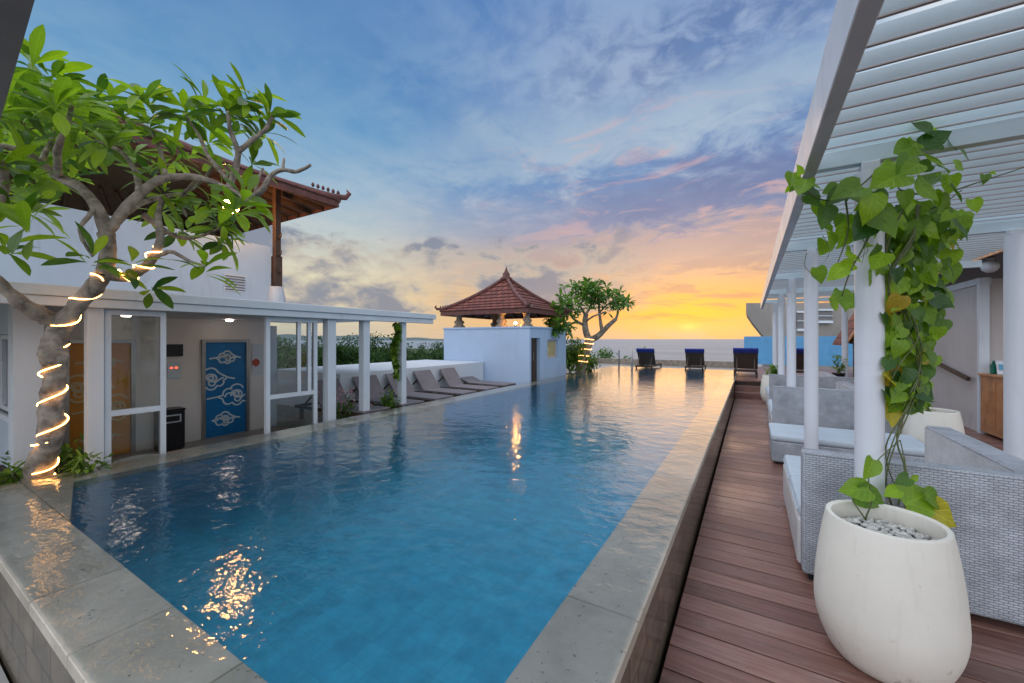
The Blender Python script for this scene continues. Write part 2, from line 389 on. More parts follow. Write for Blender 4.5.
M['soffit'] = mat('brown_timber', (.055, .028, .018, 1), .55, .3, 5, .2, 30, .004)
M['wood_dark'] = mat('dark_timber', (.05, .028, .018, 1), .5, .3, 6, .2, 40, .004)
M['stone_carved'] = mat('carved_stone', (.24, .20, .16, 1), .85, .35, 8, .6, 25, .02)
M['wood_warm'] = mat('warm_timber', (.46, .21, .09, 1), .4, .3, 4, .15, 40, .003)
M['pot'] = mat('planter_concrete', (.72, .69, .62, 1), .55, .05, 3, .12, 180, .002, dirt=((.5, .46, .4, 1), .3))
def pot_mat():
    m = mat('planter_concrete', (.70, .67, .60, 1), .5, .05, 3, .14, 180, .002, dirt=((.46, .42, .36, 1), .35)); g = NT(m.node_tree); b = m.node_tree.nodes['Principled BSDF']
    src = b.inputs['Base Color'].links[0].from_socket; tc = g.node('ShaderNodeTexCoord').outputs['Object']; z = g.sep(tc)[2]
    sp = g.smooth(g.m('SUBTRACT', g.noise(tc, 13, 7, .72), g.m('MULTIPLY', z, .55)), .47, .60)
    run = g.smooth(g.noise(g.vm('MULTIPLY', tc, (14, 14, .9)), 1.0, 4, .6), .60, .74)
    c = g.mix(g.m('MULTIPLY', sp, .55), src, (.30, .24, .19, 1)); c = g.mix(g.m('MULTIPLY', run, .22), c, (.40, .36, .30, 1))
    chip = g.smooth(g.noise(tc, 70, 2, .5), .72, .76); c = g.mix(g.m('MULTIPLY', chip, .5), c, (.36, .33, .30, 1))
    g.put(b.inputs['Base Color'], c); return m
M['pot'] = pot_mat()
M['soil'] = mat('soil', (.05, .035, .025, 1), .95, .4, 9, .8, 40, .02)
M['pebble'] = mat('white_pebble', (.50, .49, .47, 1), .7, .3, 25, .1, 60)
M['bark'] = mat('grey_bark', (.15, .115, .092, 1), .85, .35, 9, .8, 34, .02, color2=(.34, .28, .23, 1), dirt=((.030, .022, .016, 1), .9))
M['bark_dark'] = mat('brown_bark', (.10, .07, .05, 1), .9, .4, 9, .6, 30, .012)
M['stem'] = mat('green_stem', (.10, .12, .04, 1), .6, .3, 12, .1, 40)
M['rope'] = emit('rope_light_glow', (1, .48, .13, 1), 12.0)
M['lamp'] = emit('warm_lamp_glow', (1, .47, .13, 1), 110.0)
M['lamp_wall'] = emit('bright_warm_lamp_glow', (1, .42, .10, 1), 350.0); M['rope_far'] = emit('soft_rope_light_glow', (1, .50, .18, 1), 5.0); M['lamp_soft'] = emit('warm_bulb_glow', (1, .58, .25, 1), 10.0); M['lamp_white'] = emit('white_lamp_glow', (1, .84, .68, 1), 16.0)
M['led'] = emit('red_indicator', (1, .10, .04, 1), 2.5)
M['weave'] = brickmat('rattan_weave', (.50, .53, .58, 1), (.42, .45, .50, 1), (.24, .26, .30, 1), .040, .0155, .0026, .5, .9, .006, .5, .5, .4, .45)
M['weave_white'] = brickmat('pale_rattan_weave', (.76, .74, .73, 1), (.68, .67, .66, 1), (.46, .46, .46, 1), .036, .0145, .0024, .5, .8, .005, .5, .5, .4, .2)
M['fabric_white'] = mat('pale_seat_fabric', (.44, .50, .56, 1), .9, .06, 3, .3, 260, .002)
M['sling'] = mat('taupe_sling', (.18, .16, .175, 1), .75, .15, 5, .25, 220, .002)
M['towel'] = mat('royal_blue_towel', (.016, .03, .21, 1), .95, .15, 10, .5, 160, .004)
M['brown_wicker'] = brickmat('brown_wicker', (.095, .055, .040, 1), (.070, .040, .030, 1), (.012, .008, .006, 1), .05, .016, .003, .5, .8, .005)
M['blue_wall'] = mat('blue_painted_wall', (.09, .28, .50, 1), .7, .1, 1.2, .1, 60, dirt=((.15, .38, .6, 1), .5))
M['leaf_fr'] = leafmat('frangipani_leaf', (.016, .075, .014, 1), (.26, .40, .02, 1), .44, .33, 2.5, 9)
M['leaf_far'] = leafmat('far_frangipani_leaf', (.025, .085, .015, 1), (.13, .25, .035, 1), .38, .4)
M['leaf_vine'] = leafmat('vine_leaf', (.012, .075, .025, 1), (.30, .48, .02, 1), .40, .33, 1.8, 5)
M['leaf_bush'] = leafmat('shrub_leaf', (.035, .11, .012, 1), (.19, .30, .035, 1), .35, .4)
M['leaf_wood'] = leafmat('woodland_leaf', (.008, .028, .010, 1), (.045, .10, .022, 1), .2, .6, .5)
M['leaf_old'] = leafmat('ageing_leaf', (.50, .46, .03, 1), (.42, .27, .03, 1), .4, .4, 6, 5)
M['petal'] = mat('pink_petal', (.60, .30, .34, 1), .6, .2, 20, 0)
M['grass'] = mat('scrub_ground', (.045, .07, .025, 1), .95, .4, .08, .5, 2, .2)
M['hill'] = mat('far_hill', (.09, .12, .12, 1), 1, .25, .002, 0)

def deck_mat():
    m = bpy.data.materials.new('wet_hardwood'); m.use_nodes = True; g = NT(m.node_tree); b = m.node_tree.nodes['Principled BSDF']
    tc = g.node('ShaderNodeTexCoord').outputs['Object']; rnd = g.node('ShaderNodeNewGeometry').outputs['Random Per Island']
    off = g.comb(g.m('MULTIPLY', rnd, 37.0), g.m('MULTIPLY', rnd, 11.0), 0.0)
    v = g.vm('ADD', g.vm('MULTIPLY', tc, (1.3, 22, 8)), off)
    grain = g.noise(v, 1.6, 6, .62, .5)
    c = g.ramp(g.m('ADD', g.m('MULTIPLY', grain, .78), g.m('MULTIPLY', rnd, .22)), [(.22, (.075, .034, .027, 1)), (.5, (.195, .092, .070, 1)), (.8, (.33, .19, .155, 1))])
    wet = g.noise(tc, 1.1, 5, .6, .4)
    c = g.mix(g.m('MULTIPLY', g.smooth(wet, .5, .68), .35), c, (.22, .15, .14, 1))
    worn = g.smooth(g.noise(g.vm('MULTIPLY', tc, (.8, 3.5, 1)), 2.4, 7, .7, .8), .52, .70)
    c = g.mix(g.m('MULTIPLY', worn, .30), c, (.30, .23, .205, 1)); c = g.mix(g.m('MULTIPLY', g.smooth(g.noise(tc, 4.5, 6, .7), .58, .74), .45), c, (.05, .03, .026, 1))
    g.put(b.inputs['Base Color'], c)
    g.put(b.inputs['Roughness'], g.ramp(wet, [(.35, .24), (.7, .55)]))
    g.put(b.inputs['Normal'], g.bump(grain, .25, .004)); return m
M['deck'] = deck_mat()
def coping_mat():
    m = bpy.data.materials.new('pale_sandstone'); m.use_nodes = True; g = NT(m.node_tree); b = m.node_tree.nodes['Principled BSDF']
    tc = g.node('ShaderNodeTexCoord').outputs['Object']; rnd = g.node('ShaderNodeNewGeometry').outputs['Random Per Island']
    n = g.noise(tc, 3.0, 7, .65, .3)
    c = g.ramp(g.m('ADD', g.m('MULTIPLY', n, .8), g.m('MULTIPLY', rnd, .2)), [(.3, (.32, .28, .23, 1)), (.7, (.54, .48, .405, 1))])
    pits = g.smooth(g.noise(tc, 42, 3, .5), .66, .72)
    c = g.mix(g.m('MULTIPLY', pits, .7), c, (.09, .08, .07, 1))
    g.put(b.inputs['Base Color'], c); b.inputs['Roughness'].default_value = .45
    g.put(b.inputs['Normal'], g.bump(g.m('SUBTRACT', g.noise(tc, 30, 5, .6), pits), .25, .004)); return m
M['coping'] = coping_mat()
M['pool_tile'] = brickmat('blue_pool_tile', (.034, .315, .47, 1), (.028, .275, .43, 1), (.030, .265, .41, 1), .20, .20, .005, .35, .1, .001, 0, .5, .5, .35)
M['spill_tile'] = brickmat('wet_slate_tile', (.15, .115, .08, 1), (.10, .08, .06, 1), (.035, .03, .024, 1), .30, .15, .006, .22, .5, .006, .5, .5, .6, .7)
def water_mat(name, tint, bs, sea=False):
    m = bpy.data.materials.new(name); m.use_nodes = True; nt = m.node_tree; b = nt.nodes['Principled BSDF']; g = NT(nt)
    tc = g.node('ShaderNodeTexCoord').outputs['Object']
    if sea:
        h = g.m('ADD', g.noise(g.vm('MULTIPLY', tc, (1, .5, 1)), .05, 6, .65, .3), g.m('MULTIPLY', g.noise(tc, .4, 4, .6), .3))
        nm = g.bump(h, 1.0, 6.0)
        g.put(b.inputs['Base Color'], g.ramp(g.noise(g.vm('MULTIPLY', tc, (1, 2.5, 1)), .004, 5, .6), [(.3, (.20, .24, .29, 1)), (.7, (.29, .32, .35, 1))]))
        b.inputs['Roughness'].default_value = .45; g.put(b.inputs['Normal'], nm); b.inputs['Specular IOR Level'].default_value = .12; return m
    nt.nodes.remove(b)
    w1 = g.noise(g.vm('MULTIPLY', tc, (1.0, 1.25, 1)), 3.4, 3, .5, .35)
    w2 = g.noise(g.vm('MULTIPLY', tc, (1.0, 1.3, 1)), 11.0, 3, .55, .5)
    patch = g.smooth(g.noise(tc, .42, 3, .5), .38, .62)
    h = g.m('ADD', g.m('MULTIPLY', w1, 1.0), g.m('MULTIPLY', w2, g.m('ADD', .12, g.m('MULTIPLY', patch, .25))))
    nm = g.bump(h, 1.0, bs)
    fr = g.node('ShaderNodeFresnel'); fr.inputs[0].default_value = 1.42; g.put(fr.inputs['Normal'], nm)
    t = g.node('ShaderNodeBsdfTransparent'); t.inputs[0].default_value = tint
    gl = g.node('ShaderNodeBsdfGlossy'); gl.inputs['Roughness'].default_value = .08; g.put(gl.inputs['Normal'], nm); gl.inputs[0].default_value = (1, 1, 1, 1)
    mx = g.node('ShaderNodeMixShader'); g.put(mx.inputs[0], fr.outputs[0]); g.put(mx.inputs[1], t.outputs[0]); g.put(mx.inputs[2], gl.outputs[0])
    nt.links.new(mx.outputs[0], nt.nodes['Material Output'].inputs[0]); return m
M['water'] = water_mat('pool_water', (.93, .98, 1.0, 1), .012)
M['sea'] = water_mat('sea_water', None, 0, True)

# ================================================================== SETTING
# sea, land, hills
mb = MB(); R = 60000; n = 64
mb.poly([(R * cos(2 * pi * k / n), R * sin(2 * pi * k / n), -17) for k in range(n)])
struct('sea', mb, M['sea'])
mb = MB(); mb.prism([(-400, -300), (160, -300), (120, 30), (30, 60), (-20, 75), (-90, 190), (-180, 300), (-520, 420)], -14, -10)
struct('ground', mb, M['grass'])
mb = MB()                                                    # low headland across the bay
pr = []
for i in range(61):
    t = i / 60; ang = radians(-72 + 32 * t)
    d = 5200 + 500 * sin(t * 5)
    hgt = (70 * sin(pi * min(1, t * 1.02)) ** .7 + 14 * sin(t * 23) + 9 * sin(t * 51 + 1)) * (1 - t) ** .5 * .95 + 2
    pr.append((d * sin(ang), d * cos(ang), hgt, ang))
for (x0, y0, h0, a0), (x1, y1, h1, a1) in zip(pr, pr[1:]):
    k = 1.18
    mb.poly([(x0, y0, -17), (x1, y1, -17), (x1 * 1.05, y1 * 1.05, h1), (x0 * 1.05, y0 * 1.05, h0)], None, True)
    mb.poly([(x0 * 1.05, y0 * 1.05, h0), (x1 * 1.05, y1 * 1.05, h1), (x1 * k, y1 * k, -17), (x0 * k, y0 * k, -17)], None, True)
struct('hills', mb, M['hill'])

# the roof terrace of the hotel: body below, floors
mb = MB(); mb.box(-16, 9, -6, 21.5, -10, -.95); struct('terrace_base', mb, M['white_wall'])
mb = MB(); mb.box(-16, -5.43, -6, 4.398, -.94, -.25); mb.box(-16, -7.103, 4.40, 5.13, -.94, -.25); struct('lobby_floor', mb, M['floor_tile'])
mb = MB(); mb.box(-7.1, -5.43, 4.40, 14.6, -.94, .25); mb.box(-16, -7.102, 5.132, 14.6, -.94, .25); mb.box(-16, -5.43, 14.602, 21.5, -.94, .42); mb.box(-5.428, -.43, 18.002, 21.5, -.94, .40)
struct('terrace_floor', mb, M['terrace_tile'])
# deck of cross planks, with two steps up to the platform at the far end
mb = MB(); y = -2.0; pw = .185
def plank(mb, x0, x1, y0, y1, z0, z1):
    xs = [x0]
    while xs[-1] < x1 - .05: xs.append(min(x1, xs[-1] + random.uniform(1.7, 3.4)))
    for a, b in zip(xs, xs[1:]):
        dz = random.uniform(-.0015, .0015); mb.bev(a + .0015, b - .0015, y0, y1, z0, z1 + dz, .003, 1)
while y < 13.5:
    plank(mb, -.405, 8.8, y, y + pw - .012, -.03, 0); y += pw
y = 13.52
while y < 21:
    z = .17 if y < 13.8 else (.34 if y < 14.05 else .50)
    plank(mb, -.415, 8.8, y, y + pw - .008, -.03 if z < .5 else .45, z); y += pw
struct('deck', mb, M['deck'])
mb = MB(); mb.box(-.41, 8.9, -6, 13.5, -.94, -.035); mb.box(-.41, 8.9, 14.15, 21.4, -.94, .448); struct('deck_base', mb, M['wood_dark'])
mb = MB(); mb.box(-5.43, -.42, -6, .44, -.94, -.02); struct('walkway', mb, M['terrace_tile'])

# ================================================================== POOL
XI0, XI1, YI0, YI1 = -5.01, -.759, .785, 17.66
XO0, XO1, YO0, YO1 = -5.42, -.42, .447, 18.0
ZC = .52
pool = thing('swimming_pool', (-2.9, 9, -.9), 'long infinity swimming pool with pale stone rim and blue tiled inside', 'pool')
mb = MB(); zb, fr_ = -.48, .55
def ringz(k):                       # wall then quarter-round into the floor
    if k == 0: return 0.0, ZC - .05
    a = (k - 1) / 8 * pi / 2; return fr_ * (1 - cos(a)), zb + fr_ * (1 - sin(a))
prev = None
for k in range(10):
    o_, z = ringz(k); b = len(mb.v); mb.v += [Vector(p) for p in ((XI0 + o_, YI0 + o_, z), (XI1 - o_, YI0 + o_, z), (XI1 - o_, YI1 - o_, z), (XI0 + o_, YI1 - o_, z))]
    if prev is not None:
        for q in range(4): mb.face((prev + (q + 1) % 4, b + (q + 1) % 4, b + q, prev + q), None, True)
    prev = b
mb.face((prev, prev + 1, prev + 2, prev + 3), None, True)
mb.build('basin', M['pool_tile'], pool)
mb = MB()                                                    # rim slabs with open joints
def slabs(x0, x1, y0, y1, along, step):
    if along == 'y':
        y = y0
        while y < y1 - .02:
            e = min(y1, y + step); mb.bev(x0, x1, y + .002, e - .002, ZC - .06, ZC, .004, 1); y = e
    else:
        x = x1
        while x > x0 + .02:
            e = max(x0, x - step); mb.bev(e + .002, x - .002, y0, y1, ZC - .06, ZC, .004, 1); x = e
slabs(XO0, XI0, YI0, YO1, 'y', 1.0); slabs(XI1, XO1, YI0, YO1, 'y', 1.0)
slabs(XO0, XO1, YO0, YI0 - .001, 'x', .62); slabs(XI0 + .001, XI1 - .001, YI1, YO1, 'x', .9)
mb.prism([(-5.008, .787), (-3.95, .787), (-5.008, 1.02)], ZC - .06, ZC - .0005)
mb.build('coping', M['coping'], pool)
mb = MB()
mb.box(XO1 - .05, XO1 - .006, YO0 + .01, YO1, -.9, ZC - .062)
mb.box(XO0 + .006, XO0 + .05, YO0 + .01, YO1, -.9, ZC - .062)
mb.box(XO0 + .052, XO1 - .052, YO0 + .006, YO0 + .05, -.9, ZC - .062)
mb.build('overflow_wall', M['spill_tile'], pool)
mb = MB(); mb.poly([(XO0 + .01, YO0 + .01, ZC + .006), (XO1 - .01, YO0 + .01, ZC + .006), (XO1 - .01, YO1 - .01, ZC + .006), (XO0 + .01, YO1 - .01, ZC + .006)])
struct('water', mb, M['water'])
# two thin rail posts at the far rim
for (u, zt, r, lb) in ((619, 1.28, .022, 'thin grey post in the far pool rim, the one nearer the lit tree'), (632, 1.42, .035, 'thicker blue grey post in the far pool rim, the one nearer the loungers')):
    p = at_depth(u, 366, 17.2); mb = MB(); mb.tube([(p.x, p.y, ZC - .05), (p.x, p.y, zt)], r * 1.3, 12); mb.lathe((p.x, p.y, ZC), [(r * 2, 0), (r * 2, .02), (r, .03)], 12)
    single('rail_post', mb, M['grey_wall' if r > .03 else 'grey_metal'], (p.x, p.y, ZC), lb, 'post', 'posts at the far pool rim')

# ================================================================== PERGOLA
ZB = EYE + 1.14                 # underside of cross beams
XCOL, YC0, DY = .66, 3.42, 2.93
perg = thing('pergola', (1.7, 7, 0), 'long white louvred pergola over the deck, carried on round white columns', 'pergola')
mb = MB(); mb.bev(.27, .335, -3.0, 15.5, EYE + .985, EYE + 1.245, .004, 1); mb.build('fascia', M['fascia'], perg)
for k in range(-2, 5):
    yc = YC0 + DY * k; mb = MB(); mb.bev(.337, 3.138, yc - .035, yc + .035, ZB, ZB + .11, .004, 1); mb.build('cross_beam', M['slat'], perg)
pitch = .186; yb = -2.9
for k in range(-2, 5):          # one panel of louvres per bay
    y0 = YC0 + DY * (k - 1) if k > -2 else -2.95; y1 = YC0 + DY * k if k < 4 else 15.45
    mb = MB(); me_ = MB()
    while yb < y1:
        t = radians(60); dy, dz = .0325 * cos(t), .0325 * sin(t); zz = ZB + .19
        a = Vector((.3365, yb - dy, zz + dz)); b_ = Vector((.3365, yb + dy, zz - dz)); nn = Vector((0, sin(t), cos(t))) * .03
        L = Vector((2.80, 0, 0))
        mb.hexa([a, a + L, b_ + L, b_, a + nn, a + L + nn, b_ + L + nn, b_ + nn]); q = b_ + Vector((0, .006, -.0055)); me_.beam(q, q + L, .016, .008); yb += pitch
    pn = mb.build('slat_panel', M['slat'], perg); me_.build('slat_shade_strip', M['slat_shade'], pn)  # added dark strips stand in for shade along each louvre's lower edge
def column(x, y, d, zt=ZB):
    mb = MB(); r = d / 2
    mb.lathe((x, y, 0), [(r, 0), (r, 1.588)], 40); mb.lathe((x, y, 0), [(r * .98, 1.58), (r * .98, 1.6)], 40); mb.lathe((x, y, 0), [(r, 1.591), (r, zt - .06)], 40); mb.lathe((x, y, 0), [(r * 1.15, 0), (r * 1.15, .012)], 40); mb.prism([(x + r * 1.15 * cos(q * pi / 20), y + r * 1.15 * sin(q * pi / 20)) for q in range(40)], .012, .0125)
    mb.bev(x - r * .62, x + r * .62, y - r * .62, y + r * .62, zt - .06, zt, .004, 1)
    mb.build('column', M['column'], perg)
for k in range(0, 5): column(XCOL, YC0 + DY * k, .15)
for k in range(1, 5): column(2.36, YC0 + DY * k - .08, .15)

# ================================================================== LOBBY (left)
XP, XW, ZL = -5.68, -9.4, -.25
lob = thing('lobby_building', (-7.5, 3, ZL), 'low white lift lobby with glazed front, flat roof and slim posts', 'building')
mb = MB(); mb.box(XW - .2, XW, -3, 4.98, ZL, EYE + .30); mb.build('back_wall', M['cream'], lob)
mb = MB(); mb.box(XW - .2, XW + .03, 4.983, 5.13, ZL, EYE + .30); mb.build('end_wall', M['white_wall'], lob)
mb = MB(); mb.bev(-9.9, -5.50, -3, 6.2, EYE + .40, EYE + .50, .006, 1); mb.build('roof', M['white'], lob)
mb = MB(); mb.bev(-5.64, -5.53, -3, 6.15, EYE + .31, EYE + .398, .005, 1); mb.build('roof_beam', M['white'], lob)
mb = MB(); mb.box(-9.85, -5.66, -3, 4.98, EYE + .385, EYE + .397); mb.build('ceiling', M['cream'], lob)
mb = MB(); mb.box(XW - .2, XW + .001, -3, 4.98, EYE + .301, EYE + .384); mb.build('wall_head', M['cream'], lob)
def post(y, w, z0=ZL, x=XP):
    mb = MB(); mb.bev(x - w / 2, x + w / 2, y - w / 2, y + w / 2, z0, EYE + .31, .005, 1); mb.build('post', M['white'], lob)
post(1.30, .12); post(3.92, .14); post(4.58, .13, .25); post(5.44, .12, .25)
def frame(y0, y1, z0, z1, mid=None, w=.05, x=XP, gl='glass', extra=()):
    mb = MB(); f = w / 2
    mb.box(x - f, x + f, y0, y0 + w, z0, z1); mb.box(x - f, x + f, y1 - w, y1, z0, z1)
    mb.box(x - f, x + f, y0 + w, y1 - w, z1 - w, z1); mb.box(x - f, x + f, y0 + w, y1 - w, z0, z0 + w)
    if mid: mb.box(x - f * .9, x + f * .9, y0 + w, y1 - w, mid - .03, mid + .03)
    for e in extra: mb.box(x - f * .8, x + f * .8, e - .025, e + .025, (mid + .03) if mid else z0 + w, z1 - w)
    fr = mb.build('glazing_frame', M['alu'], lob)
    mb = MB(); mb.box(x - .004, x + .004, y0 + w * .6, y1 - w * .6, z0 + w * .6, z1 - w * .6); mb.build('pane', M[gl], fr)
frame(1.37, 1.87, ZL, EYE + .30, .98)
frame(2.95, 3.70, ZL, EYE + .30, .95, .055, XP, 'glass', (3.42, 3.58))
# side wall with louvred windows, at the left end
mb = MB(); mb.box(-9.398, -6.45, .90, 1.02, ZL, EYE - .82); mb.box(-9.398, -6.45, .90, 1.02, EYE + .05, EYE + .38); mb.build('side_wall', M['white_wall'], lob)
mb = MB(); mb.box(-6.448, -6.22, .86, 1.06, ZL, EYE + .38); mb.build('pier', M['white'], lob)
mb = MB(); mb.box(-9.398, -6.4, .87, .90, EYE - .86, EYE - .80); mb.build('window_sill', M['white'], lob)
for i in range(5):
    x1 = -6.47 - i * .42; x0 = x1 - .40; mb = MB(); z0, z1 = EYE - .79, EYE + .045
    mb.box(x0, x0 + .05, .92, .99, z0, z1); mb.box(x1 - .05, x1, .92, .99, z0, z1); mb.box(x0 + .05, x1 - .05, .92, .99, z1 - .05, z1); mb.box(x0 + .05, x1 - .05, .92, .99, z0, z0 + .05)
    fr = mb.build('window', M['alu'], lob); mb = MB(); mb.box(x0 + .03, x1 - .03, .953, .961, z0 + .03, z1 - .03); mb.build('pane', M['glass_blue'], fr)
# lift doors
def ribbon(mb, pts, w, x, y0, z0, s, clip):
    P = [(y0 + p[0] * s, z0 + p[1] * s) for p in pts]; ribbon.k = (getattr(ribbon, 'k', 0) + 1) % 5; xb = x + ribbon.k * .0008
    for i in range(len(P) - 1):
        (ya, za), (yb_, zb_) = P[i], P[i + 1]
        if not (clip[0] < ya < clip[1] and clip[0] < yb_ < clip[1]): continue
        d = Vector((yb_ - ya, zb_ - za)); L = d.length
        if L < 1e-6: continue
        d /= L; nx = Vector((-d.y, d.x)) * w / 2; e = d * w * .25
        q = [(ya - e.x - nx.x, za - e.y - nx.y), (yb_ + e.x - nx.x, zb_ + e.y - nx.y), (yb_ + e.x + nx.x, zb_ + e.y + nx.y), (ya - e.x + nx.x, za - e.y + nx.y)]
        x = xb + (i % 2) * .0004; mb.hexa([(x, *c) for c in q] + [(x + .004, *c) for c in q])
def arc(cx, cz, r, a0, a1, n=9, k=1.0): return [(cx + r * cos(radians(a0 + (a1 - a0) * i / n)), cz + k * r * sin(radians(a0 + (a1 - a0) * i / n))) for i in range(n + 1)]
def cloud(mb, x, y0, z0, s, clip, flip=1):
    w = .030
    top = [(-1.5, 0), (-1.0, .06), (-.72, .12)] + arc(-.42, .18, .30, 175, 60, 8) + arc(0.0, .34, .36, 150, 20, 8) + [(.55, .30), (.85, .12), (1.2, .03), (1.9, 0)]
    bot = [(-1.0, .06), (-.75, -.08)] + arc(-.45, -.16, .26, 190, 300, 7) + arc(.02, -.26, .26, 200, 330, 7) + arc(.42, -.12, .22, 240, 380, 7) + [(.8, .10)]
    spi = arc(-.02, .12, .30, 200, -60, 10, .8) + arc(.03, .10, .20, -60, -300, 10, .8) + arc(.02, .10, .10, 60, -200, 8, .8)
    mid = [(-.62, .02)] + arc(-.40, .02, .20, 160, 30, 6) + [(-.2, .30)]
    low = arc(.05, -.14, .16, 170, 360, 6) + [(.45, .05), (.62, .12)]
    for pl in (top, bot, spi, mid, low): ribbon(mb, [(flip * p[0], p[1]) for p in pl], w, x, y0, z0, s, clip)
def lift_door(y0, y1, m, mm, label):
    mb = MB(); zt = EYE - .07; ym = (y0 + y1) / 2
    mb.box(XW + .004, XW + .02, y0, ym - .0015, ZL + .01, zt); mb.box(XW + .004, XW + .02, ym + .0015, y1, ZL + .01, zt)
    d = mb.build('lift_door', m, lob); d['label'] = label
    mb = MB(); mb.box(XW + .002, XW + .06, y0 - .06, y0 - .002, ZL, zt + .06); mb.box(XW + .002, XW + .06, y1 + .002, y1 + .06, ZL, zt + .06); mb.box(XW + .002, XW + .06, y0 - .002, y1 + .002, zt + .002, zt + .06)
    mb.build('door_frame', M['steel'], d)
    c = (y0 + .01, y1 - .01); H = zt - ZL
    for (yy, zz, ss) in ((ym + .02, .83, .21), (y0 + .10, .60, .36), (ym + .20, .41, .36), (ym - .02, .17, .23)):
        mb = MB(); cloud(mb, XW + .0205, yy, ZL + H * zz, ss, c); mb.build('cloud_motif', mm, d)
lift_door(3.72, 4.47, M['blue_door'], M['motif'], 'blue lift door with white curling cloud pattern')
lift_door(1.86, 2.60, M['orange_door'], M['motif_warm'], 'ochre lift door with pale curling cloud pattern')
# things on the lobby wall
mb = MB(); mb.bev(XW + .002, XW + .03, 3.11, 3.36, EYE - .33, EYE - .10, .004, 1); single('display_panel', mb, M['black'], (XW, 3.23, EYE - .33), 'dark square display panel on lobby wall above the litter bin', 'display')
t = thing('call_panel', (XW, 3.22, EYE - .75), 'pale lift call panel with red lights below the dark display', 'control panel')
mb = MB(); mb.bev(XW + .002, XW + .022, 3.12, 3.32, EYE - .75, EYE - .43, .004, 1); mb.build('plate', M['motif'], t)
for i in range(2):
    mb = MB(); mb.box(XW + .0225, XW + .027, 3.16 + i * .075, 3.20 + i * .075, EYE - .56, EYE - .53); mb.build('indicator', M['led'], t)
t = thing('notice_board', (XW, 4.72, EYE - .8), 'white paper notice with red picture on the wall beside the blue door', 'notice')
mb = MB(); mb.bev(XW + .002, XW + .016, 4.60, 4.84, EYE - .80, EYE - .10, .003, 1); mb.build('sheet', M['white'], t)
mb = MB(); mb.prism([(4.66 + .08 * cos(a * pi / 6) + .02, EYE - .52 + .075 * sin(a * pi / 6) * (1 + .3 * (a % 2))) for a in range(12)], 0, .003)
for v in mb.v: v.x, v.y, v.z = XW + .0165 + v.z, v.x, v.y
mb.build('picture', mat('red_print', (.45, .08, .05, 1), .6, .4, 20, 0), t)
t = thing('litter_bin', (-8.95, 2.95, ZL), 'black litter bin with silver slot standing against the lobby wall', 'bin')
mb = MB(); mb.bev(-9.2, -8.9, 2.86, 3.22, ZL + .02, ZL + .70, .012, 2); mb.box(-9.18, -8.92, 2.88, 3.20, ZL, ZL + .02); mb.build('body', M['black'], t)
mb = MB(); mb.bev(-9.21, -8.89, 2.85, 3.23, ZL + .702, ZL + .74, .012, 2); mb.build('lid', M['black'], t)
mb = MB()
for (a, b, c, d) in ((2.92, 3.16, .62, .64), (2.92, 3.16, .50, .52), (2.92, 2.94, .52, .62), (3.14, 3.16, .52, .62)): mb.box(-8.899, -8.892, a, b, ZL + c, ZL + d)
mb.build('slot_rim', M['alu'], t)
mb = MB(); mb.lathe((-8.8, 3.9, EYE + .345), [(.0, 0), (.05, 0), (.06, .02), (.06, .04), (0, .04)], 16); single('ceiling_lamp', mb, M['lamp_white'], (-8.8, 3.9, EYE + .345), 'small round ceiling lamp above the blue lift door', 'lamp')
mb = MB(); mb.lathe((-8.3, 2.25, EYE + .345), [(.0, 0), (.05, 0), (.06, .02), (.06, .04), (0, .04)], 16); single('ceiling_lamp', mb, M['lamp_white'], (-8.3, 2.25, EYE + .345), 'small round ceiling lamp behind the glass in front of the ochre door', 'lamp')
mb = MB(); mb.lathe((-5.62, 1.62, .25), [(0, 0), (.11, 0), (.17, .10), (.185, .22), (.17, .22), (.15, .12), (0, .10)], 20); mb.box(-5.80, -5.5, 1.55, 1.80, -.25, .249)
single('small_pot', mb, M['pot'], (-5.62, 1.62, -.25), 'small white bowl on a plinth at the foot of the thick lobby post', 'pot')

